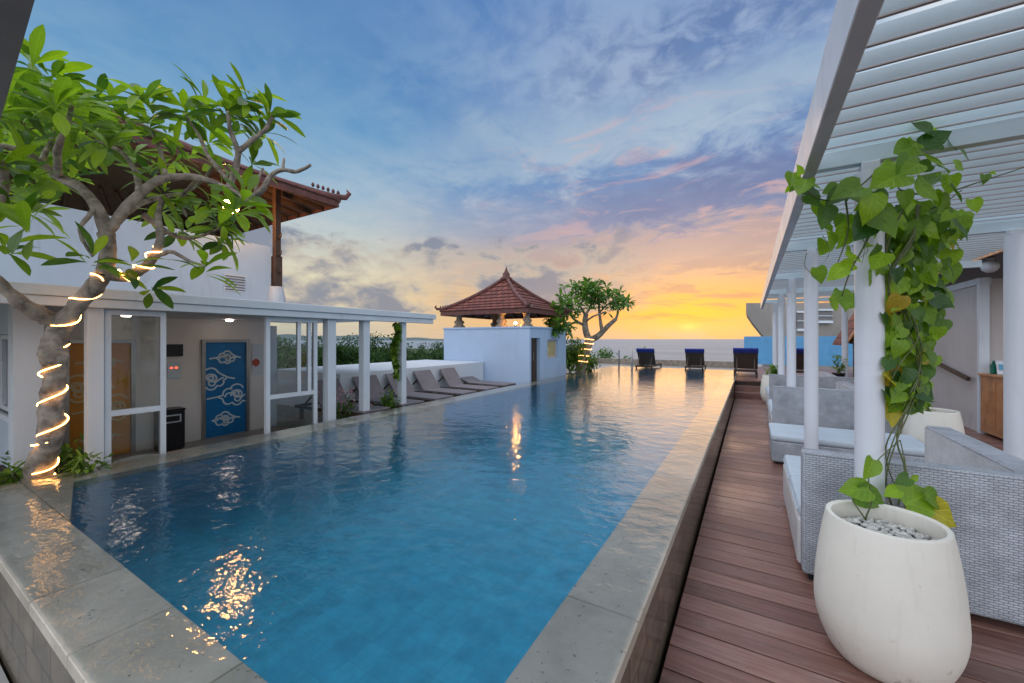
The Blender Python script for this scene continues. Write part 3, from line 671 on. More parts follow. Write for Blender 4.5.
# ================================================================== HIP ROOFS
def hip_roof(root, cx, cy, hx, hy, z0, z1, courses, over=.0, curve=.10, ridge=0.0, tilew=1.0):
    """stepped tile courses rising to an apex, hip ridges, soffit and fascia"""
    def ring(t):
        s = 1 - t; zz = z0 + (z1 - z0) * (t - curve * sin(pi * t))
        return (hx * s + ridge * t, hy * s, zz)
    mb = MB()
    for i in range(courses):
        t0, t1 = i / courses, (i + 1) / courses
        ax, ay, az_ = ring(t0); bx, by, bz = ring(t1); lip = .035; az2, bz2 = az_ + lip, bz + .004
        C0 = [(-1, -1), (1, -1), (1, 1), (-1, 1)]
        for k in range(4):
            p, q = C0[k], C0[(k + 1) % 4]
            A = Vector((cx + p[0] * ax, cy + p[1] * ay, az2)); B = Vector((cx + q[0] * ax, cy + q[1] * ay, az2))
            Cc = Vector((cx + q[0] * bx, cy + q[1] * by, bz2)); Dd = Vector((cx + p[0] * bx, cy + p[1] * by, bz2))
            la, lb = (B - A).length / 2, (Cc - Dd).length / 2
            mb.poly([A, B, Cc, Dd], [(-la, i * .30 + .002), (la, i * .30 + .002), (lb, i * .30 + .298), (-lb, i * .30 + .298)])
            dn = Vector((0, 0, -lip)); mb.poly([A + dn, B + dn, B, A], [(-la, i * .3), (la, i * .3), (la, i * .3 + .03), (-la, i * .3 + .03)])
    rf = mb.build('roof', M['roof_tile'], root)
    mb = MB()
    for sx, sy in ((-1, -1), (1, -1), (1, 1), (-1, 1)):
        pts = []
        for i in range(courses + 1):
            ax, ay, az_ = ring(min(.985, i / courses)); pts.append((cx + sx * ax, cy + sy * ay, az_ + .05))
        mb.tube(pts, .07 * (hx / 2.2) ** .5, 8)
    hr = mb.build('hip_ridge', M['ridge'], rf)
    for sx, sy in ((-1, -1), (1, -1), (1, 1), (-1, 1)):        # upturned carved corner pieces
        mb = MB(); d = Vector((sx, sy, 0)).normalized(); c = Vector((cx + sx * hx, cy + sy * hy, z0 + .05))
        k_ = .42 + .16 * hx; vz = lambda q: Vector((0, 0, q * k_))
        mb.tube([c - d * .45 * k_ + vz(.14), c - d * .1 * k_ + vz(.06), c + d * .12 * k_ + vz(.06), c + d * .2 * k_ + vz(.16), c + d * .14 * k_ + vz(.24)], [.05 * k_, .07 * k_, .065 * k_, .05 * k_, .015 * k_], 8)
        for j in range(6):
            q = c - d * (.05 + .11 * j) * k_ + vz(.14 + .05 * j * (z1 - z0) / 3); mb.lathe(q, [(.0, -.04 * k_), (.04 * k_, 0), (.028 * k_, .05 * k_), (0, .085 * k_)], 6)
        mb.build('corner_ornament', M['ridge'], rf)
    mb = MB()                   # eave board and soffit under the tiles
    for (a, b) in (((-1, -1), (1, -1)), ((1, -1), (1, 1)), ((1, 1), (-1, 1)), ((-1, 1), (-1, -1))):
        p = (cx + a[0] * (hx - .03), cy + a[1] * (hy - .03), z0 - .065); q = (cx + b[0] * (hx - .03), cy + b[1] * (hy - .03), z0 - .065); mb.beam(p, q, .03, .13)
    mb.build('eave_board', M['ridge'], rf)
    mb = MB(); k = .55; zi = z0 + (z1 - z0) * .34
    C0 = [(-1, -1), (1, -1), (1, 1), (-1, 1)]
    for i in range(4):
        p, q = C0[i], C0[(i + 1) % 4]
        mb.poly([(cx + p[0] * (hx - .05), cy + p[1] * (hy - .05), z0 - .05), (cx + p[0] * hx * k, cy + p[1] * hy * k, zi), (cx + q[0] * hx * k, cy + q[1] * hy * k, zi), (cx + q[0] * (hx - .05), cy + q[1] * (hy - .05), z0 - .05)])
        L = hx if p[1] == q[1] else hy; nr = int(L * 2 / .5)
        for j in range(nr + 1):
            f = -1 + 2 * j / nr; g_ = f * k
            if p[1] == q[1]: a_, b_ = (cx + f * (hx - .08), cy + p[1] * (hy - .08), z0 - .10), (cx + g_ * hx, cy + p[1] * hy * k, zi - .05)
            else: a_, b_ = (cx + p[0] * (hx - .08), cy + f * (hy - .08), z0 - .10), (cx + p[0] * hx * k, cy + g_ * hy, zi - .05)
            mb.beam(a_, b_, .05, .08)
    mb.poly([(cx + p[0] * hx * k, cy + p[1] * hy * k, zi) for p in C0[::-1]])
    mb.build('soffit', M['soffit'], rf)
    return rf

# upper-floor pavilion on the left, above the lobby
up = thing('upper_pavilion', (-12, 2.4, EYE + .5), 'open upper storey above the lobby with white parapet and big hipped tile roof', 'building')
mb = MB(); mb.box(XW - .18, XW + .02, -2.5, 5.0, EYE + .502, EYE + 2.1); mb.build('parapet', M['white_wall'], up)
mb = MB(); mb.box(-14.6, XW - .182, 4.82, 5.0, EYE + .502, EYE + 2.1); mb.build('parapet', M['white_wall'], up)
mb = MB(); mb.box(XW + .021, XW + .035, 4.05, 4.47, EYE + 1.00, EYE + 1.36)
vt = mb.build('vent', M['alu'], up); mb = MB()
for i in range(6): mb.beam((XW + .045, 4.07, EYE + 1.04 + i * .056), (XW + .045, 4.45, EYE + 1.04 + i * .056), .03, .012, (.5, 0, 1))
mb.build('louvre', M['grey_metal'], vt)
for (x, y) in ((-9.36, 5.12), (-14.5, 5.12), (-9.36, -.3), (-14.5, -.3)):
    mb = MB(); mb.lathe((x, y, EYE + .502), [(.21, 0), (.21, .42), (.15, .69), (.14, .70)], 4)
    b_ = mb.build('column_base', M['white_wall'], up)
    mb = MB(); mb.bev(x - .085, x + .085, y - .085, y + .085, EYE + 1.202, EYE + 1.9, .01, 2); mb.bev(x - .065, x + .065, y - .065, y + .065, EYE + 1.9, EYE + 3.45, .01, 2)
    for i in range(3): mb.tube([(x + .09, y, EYE + 1.5 + i * .4), (x + .17, y, EYE + 1.55 + i * .4), (x + .19, y, EYE + 1.62 + i * .4)], [.03, .022, .008], 6)
    mb.build('column', M['soffit'], up)
rf = hip_roof(up, -11.95, 2.45, 3.6, 3.6, EYE + 3.25, EYE + 4.95, 13)
t = thing('pendant_lamp', tuple(at_depth(231, 206, 8.3)), 'warm round lamp hanging under the eaves behind the leaves', 'lamp')
p = Vector(t.location); mb = MB(); mb.ball(p, .15, 8); mb.build('bulb', M['lamp'], t)
mb = MB(); mb.tube([p + Vector((0, 0, .1)), p + Vector((0, 0, .75))], .012, 6); mb.build('cord', M['black'], t)
p = Vector((-10.6, 1.2, EYE + 3.0)); t = thing('pendant_lamp', tuple(p), 'warm round lamp glowing under the middle of the big roof', 'lamp')
mb = MB(); mb.ball(p, .12, 8); mb.build('bulb', M['lamp_soft'], t)
mb = MB(); mb.tube([p + Vector((0, 0, .11)), p + Vector((0, 0, .85))], .012, 6); mb.build('cord', M['black'], t)

# ================================================================== LOUNGE STRIP
mb = MB(); mb.bev(-9.5, -7.1, 5.14, 10.18, .25, 1.05, .01, 1)
single('terrace_slab', mb, M['white'], (-8.3, 7.6, .25), 'broad low white wall with flat pale top behind the row of loungers', 'wall')
def lounger(root, ox, oy, oz, back=54, towel=False):
    """feet towards +X, head towards -X; pivot at the foot end"""
    P = lambda x, y, z: Vector((ox + x, oy + y, oz + z))
    mb = MB(); w = .31
    for s in (-1, 1): mb.beam(P(-.02, s * w, .22), P(-1.92, s * w, .22), .04, .05)
    mb.beam(P(-.04, -w, .22), P(-.04, w, .22), .05, .05); mb.beam(P(-1.9, -w, .22), P(-1.9, w, .22), .04, .05); mb.beam(P(-1.15, -w, .212), P(-1.15, w, .212), .04, .035)
    mb.build('frame', M['brown_wicker'] if towel else M['wood_dark'], root)
    for x in (-.12, -1.72):
        for s in (-1, 1):
            mb = MB(); mb.beam(P(x, s * (w + .002), 0), P(x, s * (w + .002), .198), .05, .045, (1, 0, 0)); mb.build('leg', M['wood_dark'], root)
    mb = MB(); mb.bev(ox - 1.15, ox, oy - .29, oy + .29, oz + .247, oz + .28, .012, 2); mb.build('seat', M['brown_wicker'] if towel else M['sling'], root)
    a = radians(back); bw_ = .70 if towel else .58; L = .74 if towel else .56; c, s_ = cos(a), sin(a); mb = MB(); b = P(-1.16, 0, .26); e = b + Vector((-c * L, 0, s_ * L))
    mb.beam(b, e, bw_, .04, (s_, 0, c)); br = mb.build('backrest', M['brown_wicker'] if towel else M['sling'], root, .01)
    mb = MB()
    if back > 25:
        m_ = b + (e - b) * .62
        for s in (-1, 1): MB().beam(m_ + Vector((-.02, s * .25, -.02)), P(-1.75, s * .25, .23), .025, .025).build('prop', M['wood_dark'], root)
    if towel:
        mb = MB(); n_ = Vector((s_, 0, c)); d = (e - b).normalized()
        mb.beam(e - d * .16 + n_ * .034, e + d * .035 + n_ * .03, bw_ + .02, .022, n_); mb.beam(e + d * .033 + n_ * .03, e + d * .033 - n_ * .05, bw_ + .02, .03, d)
        mb.beam(e - d * .10 - n_ * .034, e + d * .03 - n_ * .034, bw_ + .02, .02, n_)
        mb.build('towel', M['towel'], br)
lg = 'taupe loungers beside the pool wall'
LL = ['taupe lounger partly hidden by flowers, nearest the lobby glass', 'taupe lounger standing between the two right roof posts', 'taupe lounger seen behind the hanging creeper and right end post', 'taupe lounger just right of the end post, third from the pavilion',
      'taupe lounger with raised back, second from the pavilion wall', 'taupe lounger folded almost flat in front of the pavilion wall']
base = thing('sun_lounger', (-5.55, 4.75, .25), LL[0], 'sun lounger', lg); lounger(base, -5.55, 4.75, .25)
for i, y in enumerate((5.62, 6.5, 7.4, 8.32)): dup(base, (-5.55 + .02 * (i % 2), y, .25), radians(random.uniform(-3, 3)), LL[i + 1])
b2 = thing('sun_lounger', (-5.6, 9.3, .25), LL[5], 'sun lounger', lg); lounger(b2, -5.6, 9.3, .25, 20)

# pavilion by the pool
PX0, PX1, PY0, PY1 = -8.72, -5.5, 10.2, 12.85; ZT = EYE + .32
pv = thing('garden_pavilion', (-7.1, 11.5, .25), 'small pale blue pool pavilion with hipped brown tile roof on carved pillars', 'pavilion')
mb = MB(); tw = .18
mb.box(PX0, PX1 - tw - .001, PY0, PY0 + tw, .25, ZT); mb.box(PX0, PX0 + tw, PY0 + tw + .001, PY1, .25, ZT); mb.box(PX0 + tw + .001, PX1 - tw - .001, PY1 - tw, PY1, .25, ZT)
xa, xb = PX1 - tw, PX1       # pool-side wall with door and window openings
mb.box(xa, xb, PY0, 10.30, .25, ZT); mb.box(xa, xb, 10.30, 10.86, EYE + .03, ZT); mb.box(xa, xb, 10.86, 11.38, .25, ZT)
mb.box(xa, xb, 11.38, 12.18, .25, EYE - .62); mb.box(xa, xb, 11.38, 12.18, EYE - .02, ZT); mb.box(xa, xb, 12.18, PY1, .25, ZT)
mb.build('wall', M['blue_white'], pv)
mb = MB(); mb.box(PX0 - .03, PX1 + .03, PY0 - .03, PY1 + .03, ZT + .002, ZT + .05); mb.build('wall_cap', M['blue_white'], pv)
mb = MB(); mb.box(xa + .02, xa + .06, 10.302, 10.58, .27, EYE + .028); mb.box(xa + .03, xa + .07, 10.585, 10.858, .27, EYE + .028)
d = mb.build('door', M['wood_dark'], pv); mb = MB(); mb.box(xa + .0705, xa + .10, 10.60, 10.62, 1.1, 1.35); mb.build('handle', M['steel'], d)
mb = MB(); y0, y1, z0, z1 = 11.382, 12.178, EYE - .618, EYE - .022
mb.box(xa + .05, xa + .12, y0, y0 + .06, z0, z1); mb.box(xa + .05, xa + .12, y1 - .06, y1, z0, z1); mb.box(xa + .05, xa + .12, y0 + .06, y1 - .06, z1 - .06, z1); mb.box(xa + .05, xa + .12, y0 + .06, y1 - .06, z0, z0 + .06)
wf = mb.build('window', M['grey_wall'], pv); mb = MB(); mb.box(xa + .08, xa + .09, y0 + .05, y1 - .05, z0 + .05, z1 - .05)
mb.build('pane', mat('painted_gold_reflection', (.55, .42, .18, 1), .25, .15, 3, 0), wf)  # golden reflection in the window glass, painted as base colour
def pillar(x, y):
    mb = MB(); r = 1.0; z = ZT + .05; k2 = 1.14
    mb.lathe((x, y, z), [(.20, 0), (.19, .05), (.12, .10), (.17, .17), (.16, .21), (.10, .25), (.09, .34), (.16, .42), (.20, .52), (.20, .64)], 8); mb.build('pillar', M['stone_carved'], pv)
for (x, y) in ((-8.25, 10.42), (-6.6, 10.42), (-5.72, 10.42), (-5.72, 12.55), (-8.25, 12.55)): pillar(x, y)
rf = hip_roof(pv, -7.11, 11.52, 1.66, 1.48, EYE + .89, EYE + 2.05, 9, curve=.09)
mb = MB(); mb.lathe((-7.11, 11.52, EYE + 1.99), [(.18, 0), (.21, .06), (.11, .14), (.13, .20), (.06, .30), (.025, .40), (0, .48)], 10); mb.build('finial', M['ridge'], rf)
p = Vector((-6.03, 10.29, ZT + .15)); t = thing('wall_lamp', tuple(p), 'glowing warm lamp on the top edge of the pavilion wall', 'lamp')
mb = MB(); mb.ball(p, .042, 8); mb.build('bulb', M['lamp_wall'], t); mb = MB(); mb.tube([p + Vector((0, 0, -.04)), p + Vector((0, 0, -.10))], .03, 8); mb.build('holder', M['black'], t)

# ================================================================== far terrace
mb = MB(); mb.box(-9, -.6, 21.1, 21.35, .3, .70); single('stone_wall', mb, M['stone_carved'], (-4, 21.2, .3), 'low dark stone wall along the seaward edge of the terrace', 'wall', bevel=.01)
fg = 'brown loungers with blue towels facing the sea'
fb = thing('sun_lounger', (0, 0, 0), 'brown lounger with blue towel at the far rim, first right of the posts', 'sun lounger', fg); lounger(fb, 0, 0, 0, 60, True)
def put_far(o, u, zc, z):       # turned to face the sea: head towards the viewer
    p = at_depth(u, 366, zc); o.rotation_euler = (0, 0, pi / 2 + random.uniform(-.05, .05)); o.location = (p.x, p.y + 1.22, z); return o
put_far(fb, 648.5, 17.0, .40)
put_far(dup(fb, label='brown lounger with blue towel at the far rim, middle one of the three'), 694.5, 16.6, .40)
put_far(dup(fb, label='brown lounger with blue towel at the end of the wooden walkway'), 745.5, 13.4, .50)
put_far(dup(fb, label='brown lounger with blue towel glimpsed between the white columns'), 803, 12.9, .50)

# ================================================================== neighbours on the right
t = thing('neighbour_building', (6, 30, -10), 'grey concrete building with overhanging top beyond the blue wall', 'building')
def npt(u, v, zc): return at_depth(u, v, zc)
a, b = npt(746, 303, 26), npt(905, 303, 26); c0 = npt(760, 303, 26); dy = Vector((0, 6, 0))
mb = MB()
pl = [npt(746, 303, 26), npt(746, 313, 26), npt(752, 322, 26), npt(764, 337, 26), npt(764, 560, 26), npt(930, 560, 26), npt(930, 303, 26)]
n_ = len(pl); b0 = len(mb.v); mb.v += [q.copy() for q in pl] + [q + dy for q in pl]
mb.face(range(b0, b0 + n_)); mb.face(list(range(b0 + n_, b0 + 2 * n_))[::-1])
for i in range(n_): mb.face((b0 + i, b0 + n_ + i, b0 + n_ + (i + 1) % n_, b0 + (i + 1) % n_))
mb.build('wall', M['concrete'], t)
for (u0, u1, v0, v1) in ((797, 806, 312, 330), (815, 832, 310, 322)):
    mb = MB(); p, q, r_, s_ = npt(u0, v1, 25.9), npt(u1, v1, 25.9), npt(u1, v0, 25.9), npt(u0, v0, 25.9); o_ = Vector((0, -.05, 0))
    mb.hexa([p, q, q + o_ * 2, p + o_ * 2, s_, r_, r_ + o_ * 2, s_ + o_ * 2]); mb.build('window', M['grey_metal'], t)
    mb = MB(); mb.beam(p + o_ * 3, q + o_ * 3, .12, .16); mb.beam(s_ + o_ * 3, r_ + o_ * 3, .12, .12); mb.beam((p + s_) / 2 + o_ * 3, (q + r_) / 2 + o_ * 3, .06, .05); mb.build('window_frame', M['white'], t)
mb = MB(); a = npt(744, 339, 23.5); b = npt(862, 339, 23.5)
mb.hexa([(a.x, a.y, .3), (b.x, a.y, .3), (b.x, a.y + .2, .3), (a.x, a.y + .2, .3), (a.x, a.y, EYE + .15), (b.x, a.y, EYE + .15), (b.x, a.y + .2, EYE + .15), (a.x, a.y + .2, EYE + .15)])
single('blue_wall', mb, M['blue_wall'], ((a.x + b.x) / 2, a.y, .3), 'bright blue painted wall behind the walkway end', 'wall')
t = thing('thatch_hut', (4.3, 17.9, .5), 'steep brown gabled hut roof beyond the pergola columns', 'hut')
mb = MB(); xl, xm, xr, ya, yb2 = 2.62, 3.75, 4.9, 16.6, 19.0; zl, zt_ = EYE - .22, EYE + 1.75
for sgn, xe in ((-1, xl), (1, xr)):
    mb.hexa([(xe, ya, zl), (xm, ya, zt_), (xm, yb2, zt_), (xe, yb2, zl), (xe + .02, ya, zl + .12), (xm, ya, zt_ + .15), (xm, yb2, zt_ + .15), (xe + .02, yb2, zl + .12)])
mb.build('roof', M['roof_tile'], t)
mb = MB(); mb.poly([(xl + .12, ya + .08, zl + .06), (xr - .12, ya + .08, zl + .06), (xm, ya + .08, zt_ - .05)]); mb.build('gable', M['soffit'], t); mb = MB(); mb.poly([(xl + .12, yb2 - .08, zl + .06), (xm, yb2 - .08, zt_ - .05), (xr - .12, yb2 - .08, zl + .06)]); mb.build('gable', M['soffit'], t)
mb = MB(); mb.beam((xl - .03, ya - .03, zl), (xm, ya - .03, zt_ + .1), .05, .12, (0, 1, 0)); mb.beam((xr + .03, ya - .03, zl), (xm, ya - .03, zt_ + .1), .05, .12, (0, 1, 0)); mb.build('barge_board', M['wood_warm'], t)
for (x, y) in ((xl + .3, ya + .3), (xr - .3, ya + .3), (xl + .3, yb2 - .3), (xr - .3, yb2 - .3)):
    mb = MB(); mb.box(x - .06, x + .06, y - .06, y + .06, .5, zl + .35); mb.build('post', M['wood_dark'], t)

# stair enclosure and bar on the right
XR = 3.68
st = thing('stair_house', (4.6, 12, 0), 'grey rendered stair enclosure with white edge trim under a brown eave', 'building')
mb = MB(); mb.box(XR, XR + .15, 10.95, 14.6, 0, EYE + 1.02); mb.box(XR + .151, 8.5, 10.95, 11.1, 0, EYE + 1.12); mb.build('wall', M['grey_wall'], st)
mb = MB(); mb.box(XR - .03, XR + .10, 10.86, 10.948, 0, EYE + 1.14); mb.box(XR - .03, XR + .16, 10.949, 14.6, EYE + 1.021, EYE + 1.14); mb.build('trim', M['white'], st)
mb = MB(); mb.beam((XR - .09, 11.1, .98), (XR - .09, 13.4, 1.32), .05, .07)
for k in range(3): mb.beam((XR - .09, 11.4 + k * .8, 1.0 + k * .12), (XR, 11.4 + k * .8, .97 + k * .12), .025, .025)
mb.build('handrail', M['wood_dark'], st)
mb = MB(); z0 = EYE + 1.36; mb.hexa([(3.3, 8.2, z0), (8.8, 8.2, z0 + .12), (8.8, 17.5, z0 + .12), (3.3, 17.5, z0), (3.3, 8.2, z0 + .12), (8.8, 8.2, z0 + .5), (8.8, 17.5, z0 + .5), (3.3, 17.5, z0 + .12)]); mb.build('eave', M['soffit'], st)
mb = MB(); mb.box(3.27, 3.298, 8.2, 17.5, z0 - .03, z0 + .14); mb.build('eave_board', M['wood_warm'], st)
for y in (8.4, 16.5):
    mb = MB(); mb.box(6.5, 6.64, y - .07, y + .07, 0, z0 + .05); mb.build('post', M['wood_dark'], st)
mb = MB(); p = Vector((3.45, 9.9, EYE + 1.225)); mb.ball(p, .11, 10); mb.lathe(p, [(.04, .10), (.05, .138), (0, .138)], 12)
single('globe_lamp', mb, M['column'], p, 'round white unlit globe lamp under the brown eave by the bar', 'lamp')
t = thing('bar_counter', (4.1, 10.3, 0), 'warm wooden bar counter beside the right column', 'counter')
mb = MB(); mb.bev(XR - .02, 4.6, 9.5, 10.84, .05, 1.08, .006, 1)
mb.build('body', M['wood_warm'], t); mb = MB(); mb.bev(XR - .06, 4.65, 9.45, 10.85, 1.081, 1.12, .006, 1); mb.build('counter_top', M['wood_warm'], t)
for y in (9.6, 9.95, 10.3): MB().box(XR - .03, XR - .0205, y, y + .28, .15, 1.0).build('panel', M['wood_warm'], t)
t = thing('card_holder', (3.85, 10.6, 1.12), 'small standing card with pale blue print on the bar counter', 'card holder')
mb = MB(); mb.beam((3.85, 10.55, 1.123), (3.85, 10.60, 1.36), .17, .008, (0, 1, 0)); mb.build('card', M['white'], t); mb = MB(); mb.beam((3.85, 10.541, 1.20), (3.85, 10.564, 1.30), .12, .004, (0, 1, 0)); mb.build('print', mat('blue_print', (.10, .35, .55, 1), .5, .3, 30, 0), t)
mb = MB(); mb.bev(3.72, 3.80, 10.62, 10.70, 1.122, 1.30, .012, 2); mb.tube([(3.76, 10.66, 1.30), (3.76, 10.66, 1.36)], .018, 8); single('bottle', mb, mat('green_bottle', (.01, .14, .10, 1), .15, .1, 5, 0), (3.76, 10.66, 1.12), 'dark green bottle beside the card on the counter', 'bottle')

# ================================================================== SOFAS
def sofa(root, ox, oy):
    B = lambda x0, x1, y0, y1, z0, z1, r=.02: MB().bev(ox + x0, ox + x1, oy + y0, oy + y1, z0, z1, r, 2)
    B(.0, 1.62, 0, .13, .05, .93).build('backrest', M['weave'], root)
    mb = B(1.10, 1.28, .132, 1.72, .05, .93); s = mb.build('side_panel', M['weave'], root)
    mb = MB(); mb.box(ox + 1.0945, ox + 1.0985, oy + .15, oy + 1.70, .52, .905); mb.build('panel_lining', M['weave_white'], s)
    B(-.02, 1.098, .133, 1.70, .05, .40).build('seat_base', M['weave_white'], root)
    mb = B(-.015, 1.09, .14, .92, .402, .50, .03); mb.build('seat_cushion', M['fabric_white'], root)
    mb = B(-.015, 1.09, .925, 1.695, .402, .50, .03); mb.build('seat_cushion', M['fabric_white'], root)
    mb = MB()
    for (y_, z_) in ((.006, .925), (.124, .925)): mb.tube([(ox + .01, oy + y_, z_), (ox + .8, oy + y_, z_ - .003), (ox + 1.61, oy + y_, z_)], .010, 6)
    mb.build('piping', M['weave'], root); mb = MB()
    mb.tube([(ox - .017, oy + .16, .452), (ox - .019, oy + .9, .452)], .006, 6); mb.tube([(ox - .017, oy + .945, .452), (ox - .019, oy + 1.67, .452)], .006, 6); mb.build('cushion_piping', M['fabric_white'], root)
    for x in (.04, 1.2):
        for y in (.04, 1.62): MB().box(ox + x, ox + x + .05, oy + y, oy + y + .05, 0, .05).build('leg', M['black'], root)
sg = 'grey woven corner sofas under the pergola'
s1 = thing('corner_sofa', (.32, 3.57, 0), 'large grey woven corner sofa right behind the front planter', 'sofa', sg); sofa(s1, .32, 3.57)
dup(s1, (.32, 8.22, 0), label='grey woven corner sofa behind the low bench, further along the columns')
dup(s1, (.36, 10.95, 0), label='grey woven corner sofa furthest along the row of columns')
t = thing('woven_bench', (.9, 7.2, 0), 'low grey woven bench with pale seat in front of the second sofa', 'bench')
MB().bev(.25, 1.9, 6.66, 7.60, .04, .33, .02, 2).build('base', M['weave'], t); MB().bev(.24, 1.91, 6.65, 7.61, .332, .42, .03, 2).build('cushion', M['fabric_white'], t)
for x in (.3, 1.8):
    for y in (6.7, 7.5): MB().box(x, x + .05, y, y + .05, 0, .04).build('leg', M['black'], t)

# ================================================================== PLANTERS
def spline(pts, n=6):
    out = []; P = [Vector(p) for p in pts]; P = [P[0]] + P + [P[-1]]
    for i in range(1, len(P) - 2):
        for k in range(n):
            t = k / n; a, b, c, d = P[i - 1], P[i], P[i + 1], P[i + 2]
            out.append(.5 * ((2 * b) + (c - a) * t + (2 * a - 5 * b + 4 * c - d) * t * t + (3 * b - a - 3 * c + d) * t ** 3))
    out.append(P[-2]); return out
def planter(root, x, y, s=1.0, soil='pebble'):
    z = lambda v: v * s
    k_ = .935
    mb = MB(); mb.lathe((x, y, 0), [(0, 0)] + [(q.x * k_, q.y) for q in spline([Vector((a_, b_, 0)) for a_, b_ in [(z(.20), 0), (z(.235), .008), (z(.275), z(.06)), (z(.315), z(.16)), (z(.332), z(.26)), (z(.330), z(.36)), (z(.318), z(.50)), (z(.298), z(.64)), (z(.275), z(.760)), (z(.268), z(.768)),
                                   (z(.252), z(.768)), (z(.246), z(.760)), (z(.25), z(.70)), (z(.262), z(.60)), (z(.262), z(.56))]], 4)], 128); mb.build('pot', M['pot'], root)
    mb = MB(); mb.lathe((x, y, z(.66)), [(z(.24), 0), (z(.19), .012), (0, .018)], 32); mb.build('soil', M['soil'], root)
    mb = MB(); r_ = random.Random(5)
    for i in range(480):
        a, d = r_.uniform(0, 2 * pi), z(.225) * sqrt(r_.random()); bm = bmesh.new(); bmesh.ops.create_icosphere(bm, subdivisions=1, radius=r_.uniform(.009, .017))
        bmesh.ops.transform(bm, matrix=Matrix.Translation((x + d * cos(a), y + d * sin(a), z(.668) + r_.uniform(.004, .014))) @ Matrix.Diagonal((r_.uniform(.8, 1.5), 1, .7, 1)), verts=bm.verts); mb.take(bm, True)
    tag(mb.build('pebbles', M['pebble'], root), kind='stuff')
pg = 'rounded white planters under the pergola'
p1 = thing('planter', (.628, 2.92, 0), 'large rounded off-white planter in front, filled with pale pebbles', 'planter', pg); planter(p1, .628, 2.92)
dup(p1, (2.16, 7.75, 0), label='rounded white planter behind the front sofa, near the bar counter')
dup(p1, (.53, 13.0, 0), label='rounded white planter at the far end of the walkway by the columns')
t = thing('flower_pot', (2.15, 14.6, .5), 'small dark pot with a wispy plant beside the far columns', 'plant pot')
mb = MB(); mb.lathe((2.15, 14.6, .5), [(0, 0), (.11, 0), (.15, .26), (.165, .28), (.14, .28), (.13, .2), (0, .2)], 20); mb.build('pot', M['black'], t)

# ================================================================== FOLIAGE
def leaf(mb, base, d, up, L, w, droop=.25, fold=.25, kind='obo'):
    """one leaf blade of 10 faces, folded along its midrib"""
    d = Vector(d).normalized(); up = Vector(up); s = d.cross(up)
    if s.length < 1e-3: s = d.cross(Vector((1, .2, 0)))
    s.normalize(); u = s.cross(d).normalized()
    if kind == 'obo': prof = [(0, .04), (.25, .48), (.48, .90), (.66, 1.0), (.84, .74), (.95, .30), (1, .0)]
    elif kind == 'heart': prof = [(.0, .55), (.10, .88), (.26, 1.0), (.45, .92), (.66, .62), (.84, .28), (1, .0)]
    else: prof = [(0, .05), (.3, .8), (.6, .9), (1, 0)]
    rows = []; nc = 2 if kind == 'heart' else 1; wv = (len(mb.f) * .618) % 1 * 6.28
    for t, k in prof:
        c = base + d * (L * t) - u * (droop * L * t * abs(t)); hw = w * k / 2; i = len(mb.v)
        if k == 0 and t > .5: mb.v.append(c); rows.append(((i, t, 0),)); continue
        row = []
        for q in range(-nc, nc + 1):
            f = q / nc; back = 0
            if kind == 'heart': back = -.13 * L * max(0, abs(f) - .3) * (1 - max(0, t)) ** 2 * (1 if t < .4 else 0)
            mb.v.append(c + s * (hw * f) + d * back + u * (hw * fold * abs(f) ** 1.3 + (sin(wv + t * 7 + f * 3) * .045 * w * abs(f) if kind == 'heart' else 0))); row.append((i + q + nc, t, f))
        rows.append(row)
    for r0, r1 in zip(rows, rows[1:]):
        if len(r1) > 1:
            for q in range(len(r1) - 1):
                a_, b_, c_, d_ = r0[q], r0[q + 1], r1[q + 1], r1[q]; mb.face((a_[0], b_[0], c_[0], d_[0]), [(p[1], p[2]) for p in (a_, b_, c_, d_)], True)
        else:
            for q in range(len(r0) - 1): mb.face((r0[q][0], r0[q + 1][0], r1[0][0]), [(r0[q][1], r0[q][2]), (r0[q + 1][1], r0[q + 1][2]), (1, 0)], True)
def rdir(r): 
    z = r.uniform(-1, 1); a = r.uniform(0, 2 * pi); q = sqrt(1 - z * z); return Vector((q * cos(a), q * sin(a), z))
def rosette(mb, c, ax, n, L, w, r, spread=(20, 95), droop=.3):
    ax = Vector(ax).normalized(); x = ax.orthogonal().normalized(); y = ax.cross(x)
    for i in range(n):
        a = i * 2.399 + r.uniform(-.3, .3); t = radians(r.uniform(*spread)); d = ax * cos(t) + (x * cos(a) + y * sin(a)) * sin(t)
        leaf(mb, c + d * .02 - ax * r.uniform(0, .10), d, ax + rdir(r) * .25, L * r.uniform(.65, 1.1), w * r.uniform(.8, 1.15), droop * r.uniform(.3, 1.5), .22)
def limb(mb, pts, r0, r1, n=9, wob=0.0, r=None, sides=10):
    S = spline(pts, n); N = len(S) - 1
    rad = [(r0 + (r1 - r0) * i / N) * (1 + (wob * r.uniform(-1, 1) if r else 0)) for i in range(N + 1)]
    mb.tube(S, rad, sides); return S

